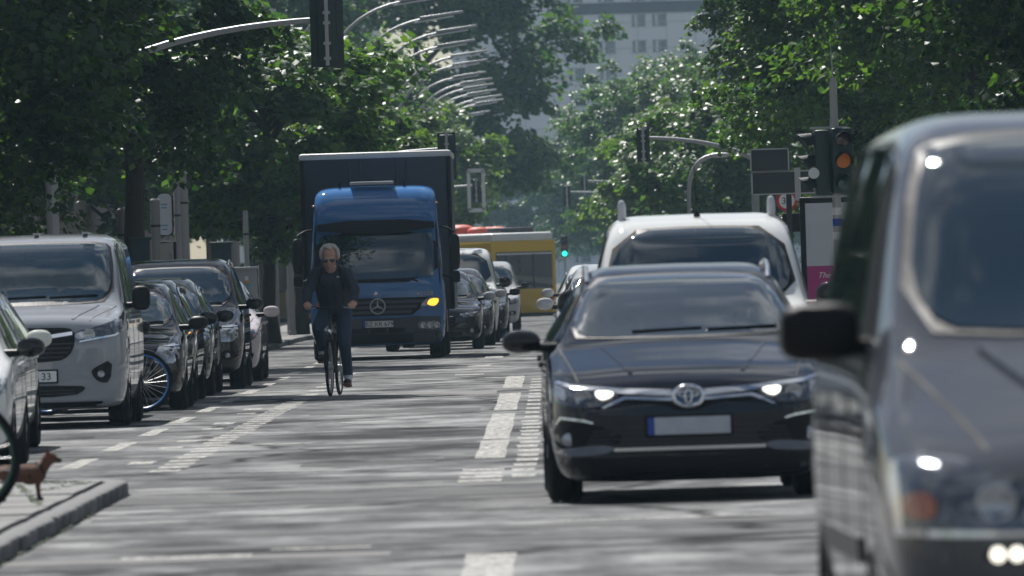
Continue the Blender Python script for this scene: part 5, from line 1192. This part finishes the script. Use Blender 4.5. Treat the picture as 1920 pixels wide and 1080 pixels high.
def fuse(name, bm, voxel, parent, mats, classify, smooth=4):
    bmesh.ops.recalc_face_normals(bm, faces=bm.faces)
    o = obj(name, bm, mats, parent, False)
    m = o.modifiers.new('r', 'REMESH'); m.mode = 'VOXEL'; m.voxel_size = voxel; m.use_smooth_shade = True
    s = o.modifiers.new('s', 'SMOOTH'); s.factor = .5; s.iterations = smooth
    bpy.context.view_layer.update(); evaluated(o); me = o.data
    me.materials.clear()
    for q in mats: me.materials.append(q)
    ce = np.empty(len(me.polygons) * 3); me.polygons.foreach_get('center', ce); me.polygons.foreach_set('material_index', np.asarray(classify(ce.reshape(-1, 3)), dtype=np.int32))
    me.polygons.foreach_set('use_smooth', [True] * len(me.polygons)); me.update()
    return o
JACKET = mat('navy_jacket', (.014, .02, .034), .75, var=.3, vs=14, bump=.7, bs=22); JEANS = mat('dark_jeans', (.016, .032, .062), .85, var=.3, vs=20, bump=.5, bs=30)
HAIR = mat('grey_hair', (.5, .46, .4), .8, var=.5, vs=40, bump=1.0, bs=60); SHOE = mat('shoe', (.015, .014, .014), .6); SOCK = mat('sock', (.6, .62, .64), .9); FACE = mat('face_skin', (.42, .24, .18), .55, var=.15, vs=25)
def cyclist():
    X, D = -2.72, 129.0; rz = R(-5)
    bk = bicycle('bicycle ridden by the cyclist in the dark jacket', (X, D, .004), rz, mat('black_frame', (.012, .012, .013), .35))
    for c in bk.children:                                   # right crank down at front, matching the feet
        pass
    t = thing('person', 'cyclist in dark navy jacket, jeans and sunglasses riding towards the camera', 'person', (X, D, .004), rz)
    J = {}
    bm = new(); seg = []
    def limb(a, b, ra, rb, k, sx=1.): capsule(bm, a, b, ra, rb, sx); seg.append((Vector(a), Vector(b), k))
    # torso leaning forward; 0 jacket 1 jeans 2 skin
    pel, wai, che, nk = (0, .86, 1.02), (0, .76, 1.2), (0, .60, 1.40), (0, .50, 1.56)
    limb(pel, wai, .14, .145, 1, 1.35); seg[-1] = (Vector(pel), Vector((0, .8, 1.10)), 1)
    limb(wai, che, .15, .16, 0, 1.45); limb(che, (0, .545, 1.49), .14, .09, 0, 1.6)
    limb((0, .53, 1.50), (0, .45, 1.585), .068, .06, 2); seg[-1] = (Vector((0, .46, 1.56)), Vector((0, .44, 1.60)), 2)
    limb((0, .54, 1.50), (0, .495, 1.545), .082, .075, 0)      # collar
    for s in (-1, 1):
        sh, el, wr = (s * .175, .56, 1.485), (s * .285, .46, 1.275), (s * .285, .325, 1.115)
        limb((s * .08, .555, 1.50), sh, .08, .076, 0); limb(sh, el, .082, .068, 0); limb(el, wr, .068, .048, 0)
        hd = Vector((s * .268, .275, 1.09))
        limb(wr, hd, .033, .036, 2); seg[-1] = (Vector(wr).lerp(hd, .55), hd, 2); limb(hd + Vector((-.03 * s, -.01, .004)), hd + Vector((.028 * s, .012, .004)), .027, .027, 2)
        for k in range(4):                                   # fingers curl round the grip
            b0 = Vector((s * (.238 + .0215 * k), .232 + .013 * k, 1.094)); ln = (.9, 1.0, .95, .8)[k]
            limb(b0, b0 + Vector((0, -.030 * ln, -.012)), .0095, .009, 2); limb(b0 + Vector((0, -.030 * ln, -.012)), b0 + Vector((0, -.022, -.038 * ln)), .009, .0085, 2); limb(b0 + Vector((0, -.022, -.038 * ln)), b0 + Vector((0, .008, -.044 * ln)), .0085, .008, 2)
        limb(hd + Vector((-.03 * s, .0, .0)), hd + Vector((-.055 * s, -.028, -.012)), .012, .011, 2); limb(hd + Vector((-.055 * s, -.028, -.012)), hd + Vector((-.062 * s, -.045, -.03)), .011, .009, 2)
    feet = {}
    for s in (-1, 1):
        # s = +1: his left leg, image right, pedal down; s = -1: image left, pedal up
        hip = Vector((s * .105, .83, 1.0)); an = Vector((.15, .70, .235)) if s > 0 else Vector((-.15, .66, .545))
        kn = Vector((.145, .47, .62)) if s > 0 else Vector((-.165, .36, .83))
        limb(hip, kn, .108, .076, 1, 1.0); limb(kn, an, .074, .058, 1)
        limb(an + Vector((0, 0, .05)), an - Vector((0, .0, .02)), .06, .055, 1)
        limb(an, an + Vector((0, -.05, -.055)), .035, .035, 3)
        feet[s] = an
    # head: skull, jaw, nose, brow, ears, chin
    hc = Vector((0, .405, 1.675)); HS = 1.16; tilt = Matrix.Rotation(R(16), 3, 'X') * HS
    def hb(c, r, p=2.): blob(bm, hc + tilt @ Vector(c), r, p, 20, 14, tilt.to_4x4())
    hb((0, .01, .03), (.077, .096, .095)); hb((0, -.03, -.04), (.062, .066, .075), 2.2); hb((0, -.055, -.095), (.034, .03, .024)); hb((0, -.082, .012), (.056, .018, .016)); hb((0, -.102, -.022), (.014, .02, .026)); hb((0, -.112, -.036), (.018, .016, .012))
    hb((0, -.088, -.066), (.027, .012, .007)); hb((0, -.086, -.080), (.023, .012, .008)); hb((.04, -.07, -.03), (.022, .02, .02)); hb((-.04, -.07, -.03), (.022, .02, .02))
    for s in (-1, 1): hb((s * .08, .02, -.01), (.012, .022, .033))
    seg.append((hc - Vector((0, 0, .03)), hc + Vector((0, 0, .05)), 4)); seg.append((hc + Vector((0, -.07, -.07)), hc + Vector((0, -.07, .02)), 4))
    def cl(P):
        D = []
        for a, b, k in seg:
            a, b = np.array(a), np.array(b); d = b - a; u = np.clip(((P - a) @ d) / max(1e-9, d @ d), 0, 1); D.append(np.linalg.norm(P - a - u[:, None] * d, axis=1))
        k = np.array([q[2] for q in seg])[np.argmin(np.array(D), 0)]
        k[(k == 2) & (P[:, 2] > 1.45)] = 4
        return k
    body = fuse('body', bm, .0085, t, [JACKET, JEANS, SKIN, SOCK, FACE], cl, 3)
    # hair: curly fringe round the back and sides, thin on top
    bm = new(); rr = random.Random(4)
    for k in range(420):
        a = rr.uniform(-.25, math.pi + .25); e = rr.uniform(-.35, 1.05) ; rad = Vector((math.cos(a) * .092 * math.cos(e), .012 + math.sin(a) * .105 * math.cos(e), .035 + .1 * math.sin(e)))
        if rad.y < -.03 and e < .8: continue
        q = rr.uniform(.014, .024); blob(bm, hc + tilt @ rad, (q, q, q), 2, 7, 5)
    for k in range(110):
        a = rr.uniform(0, 2 * math.pi); e = rr.uniform(.75, 1.5); rad = Vector((math.cos(a) * .083 * math.cos(e), .012 + math.sin(a) * .098 * math.cos(e), .035 + .1 * math.sin(e)))
        q = rr.uniform(.009, .014); blob(bm, hc + tilt @ rad, (q, q, q * .8), 2, 7, 5)
    obj('hair', bm, HAIR, t)
    bm = new()
    for s in (-1, 1): blob(bm, hc + tilt @ Vector((s * .034, -.098, -.002)), (.031, .010, .019), 2.8, 14, 8, tilt.to_4x4())
    tube(bm, [hc + tilt @ Vector((-.07, -.085, .006)), hc + tilt @ Vector((0, -.108, .006)), hc + tilt @ Vector((.07, -.085, .006))], .004, 6)
    for s in (-1, 1): tube(bm, [hc + tilt @ Vector((s * .066, -.088, .006)), hc + tilt @ Vector((s * .086, .03, .006))], .003, 5)
    obj('sunglasses', bm, GLASS, t)
    for s, an in feet.items():
        bm = new(); f = an + Vector((0, -.06, -.083)); tl = Matrix.Rotation(R(-8 if s > 0 else 12), 4, 'X')
        blob(bm, f + Vector((0, -.03, 0)), (.046, .135, .042), 2.6, 18, 10, tl); blob(bm, f + Vector((0, .06, .035)), (.04, .05, .045), 2.4, 14, 8, tl); sh_ = obj('shoe', bm, SHOE, t)
        bm = new(); blob(bm, f + Vector((0, -.03, -.032)), (.049, .14, .016), 3.5, 18, 8, tl); obj('shoe_sole', bm, mat('sole', (.22, .1, .08), .7), sh_)
    # shirt collar, zip, chest logo, shoulder strap
    bm = new(); tube(bm, [(-.055, .44, 1.575), (-.03, .405, 1.55), (0, .39, 1.525), (.03, .405, 1.55), (.055, .44, 1.575)], .012, 6); obj('shirt_collar', bm, SOCK, t)
    bm = new(); blob(bm, (.085, .445, 1.44), (.012, .006, .010), 2); blob(bm, (.115, .46, 1.435), (.010, .006, .010), 2); obj('chest_logo', bm, PLATEW, t)
    for s in (-1, 1):
        bm = new(); tube(bm, [(s * .10, .60, 1.585), (s * .115, .485, 1.55), (s * .13, .445, 1.44), (s * .155, .50, 1.29)], [.016, .017, .017, .014], 6); obj('bag_strap', bm, BLACK, t)
    # move pedals under the feet
    return t
cyclist()

def dog():
    t = thing('dog', 'small brown dog in a dark harness standing on the pavement at lower left', 'dog', (-3.42, 68.4, .099), R(90)); t.scale = (.8, .8, .8)
    BR = mat('brown_fur', (.14, .06, .032), .85, var=.4, vs=18, bump=.9, bs=70); DK = mat('dark_fur', (.03, .018, .014), .85, var=.4, vs=20, bump=.8, bs=70)
    bm = new(); c = lambda a, b, r0, r1, sx=1.: capsule(bm, a, b, r0 * 1.25, r1 * 1.25, sx, 12)
    # heading -Y locally (turned to +X in the world)
    c((0, -.08, .215), (0, .04, .215), .062, .058); c((0, .04, .215), (0, .17, .225), .055, .05); c((0, -.10, .205), (0, -.04, .19), .06, .055)   # deep chest to tucked belly
    c((0, -.13, .24), (0, -.19, .315), .045, .036); c((0, -.19, .32), (0, -.215, .335), .042, .04); c((0, -.235, .325), (0, -.285, .312), .027, .016)  # neck, skull, muzzle
    for s in (-1, 1):
        c((s * .028, -.195, .36), (s * .042, -.186, .415), .018, .007)                       # pricked ears
        c((s * .035, -.11, .20), (s * .037, -.105, .105), .026, .016); c((s * .037, -.105, .105), (s * .037, -.112, .02), .0145, .012); c((s * .037, -.112, .014), (s * .037, -.135, .011), .014, .012)
        c((s * .036, .165, .215), (s * .042, .135, .13), .042, .024); c((s * .042, .135, .13), (s * .042, .20, .08), .02, .0145); c((s * .042, .20, .08), (s * .042, .19, .015), .0135, .012); c((s * .042, .19, .013), (s * .042, .165, .011), .014, .012)
    c((0, .20, .25), (0, .25, .31), .018, .013); c((0, .25, .31), (0, .235, .365), .013, .007)
    fuse('body', bm, .0065, t, [BR, DK], lambda P: np.where(((P[:, 1] < -.262) & (P[:, 2] > .2)) | (P[:, 2] < .05), 1, 0), 3)
    bm = new(); n = 16
    tube(bm, [(.066 * math.cos(2 * math.pi * k / n), -.045, .21 + .07 * math.sin(2 * math.pi * k / n)) for k in range(n + 1)], .011, 6, False); tube(bm, [(.052 * math.cos(2 * math.pi * k / n), -.145 + .02 * math.sin(2 * math.pi * k / n), .245 + .055 * math.sin(2 * math.pi * k / n)) for k in range(n + 1)], .010, 6, False); tube(bm, [(0, -.045, .282), (0, -.13, .30)], .011, 6); tube(bm, [(.05, -.05, .18), (.045, -.14, .22)], .009, 6); tube(bm, [(-.05, -.05, .18), (-.045, -.14, .22)], .009, 6)
    obj('harness', bm, BLACK, t)
    bm = new()
    for s in (-1, 1): blob(bm, (s * .024, -.248, .343), (.006, .005, .006), 2, 8, 6)
    obj('eyes', bm, INK, t); bm = new(); blob(bm, (0, -.302, .315), (.011, .008, .009), 2, 10, 8); obj('nose', bm, INK, t)
dog()

# ------------------------------------------------------------------ haze over the street
bm = new(); box(bm, (0, 640, 24), (420, 1440, 54))
hm = bpy.data.materials.new('haze'); hm.use_nodes = True; tn = hm.node_tree; tn.nodes.remove(tn.nodes['Principled BSDF'])
pv_ = tn.nodes.new('ShaderNodeVolumePrincipled'); pv_.inputs['Color'].default_value = (.45, .68, .85, 1); pv_.inputs['Density'].default_value = .00015; pv_.inputs['Anisotropy'].default_value = .2
tn.links.new(pv_.outputs[0], tn.nodes['Material Output'].inputs['Volume'])
hz_ = obj('haze', bm, hm, None, False); hz_['kind'] = 'stuff'; hz_['label'] = 'pale blue summer haze filling the street'; hz_['category'] = 'haze'
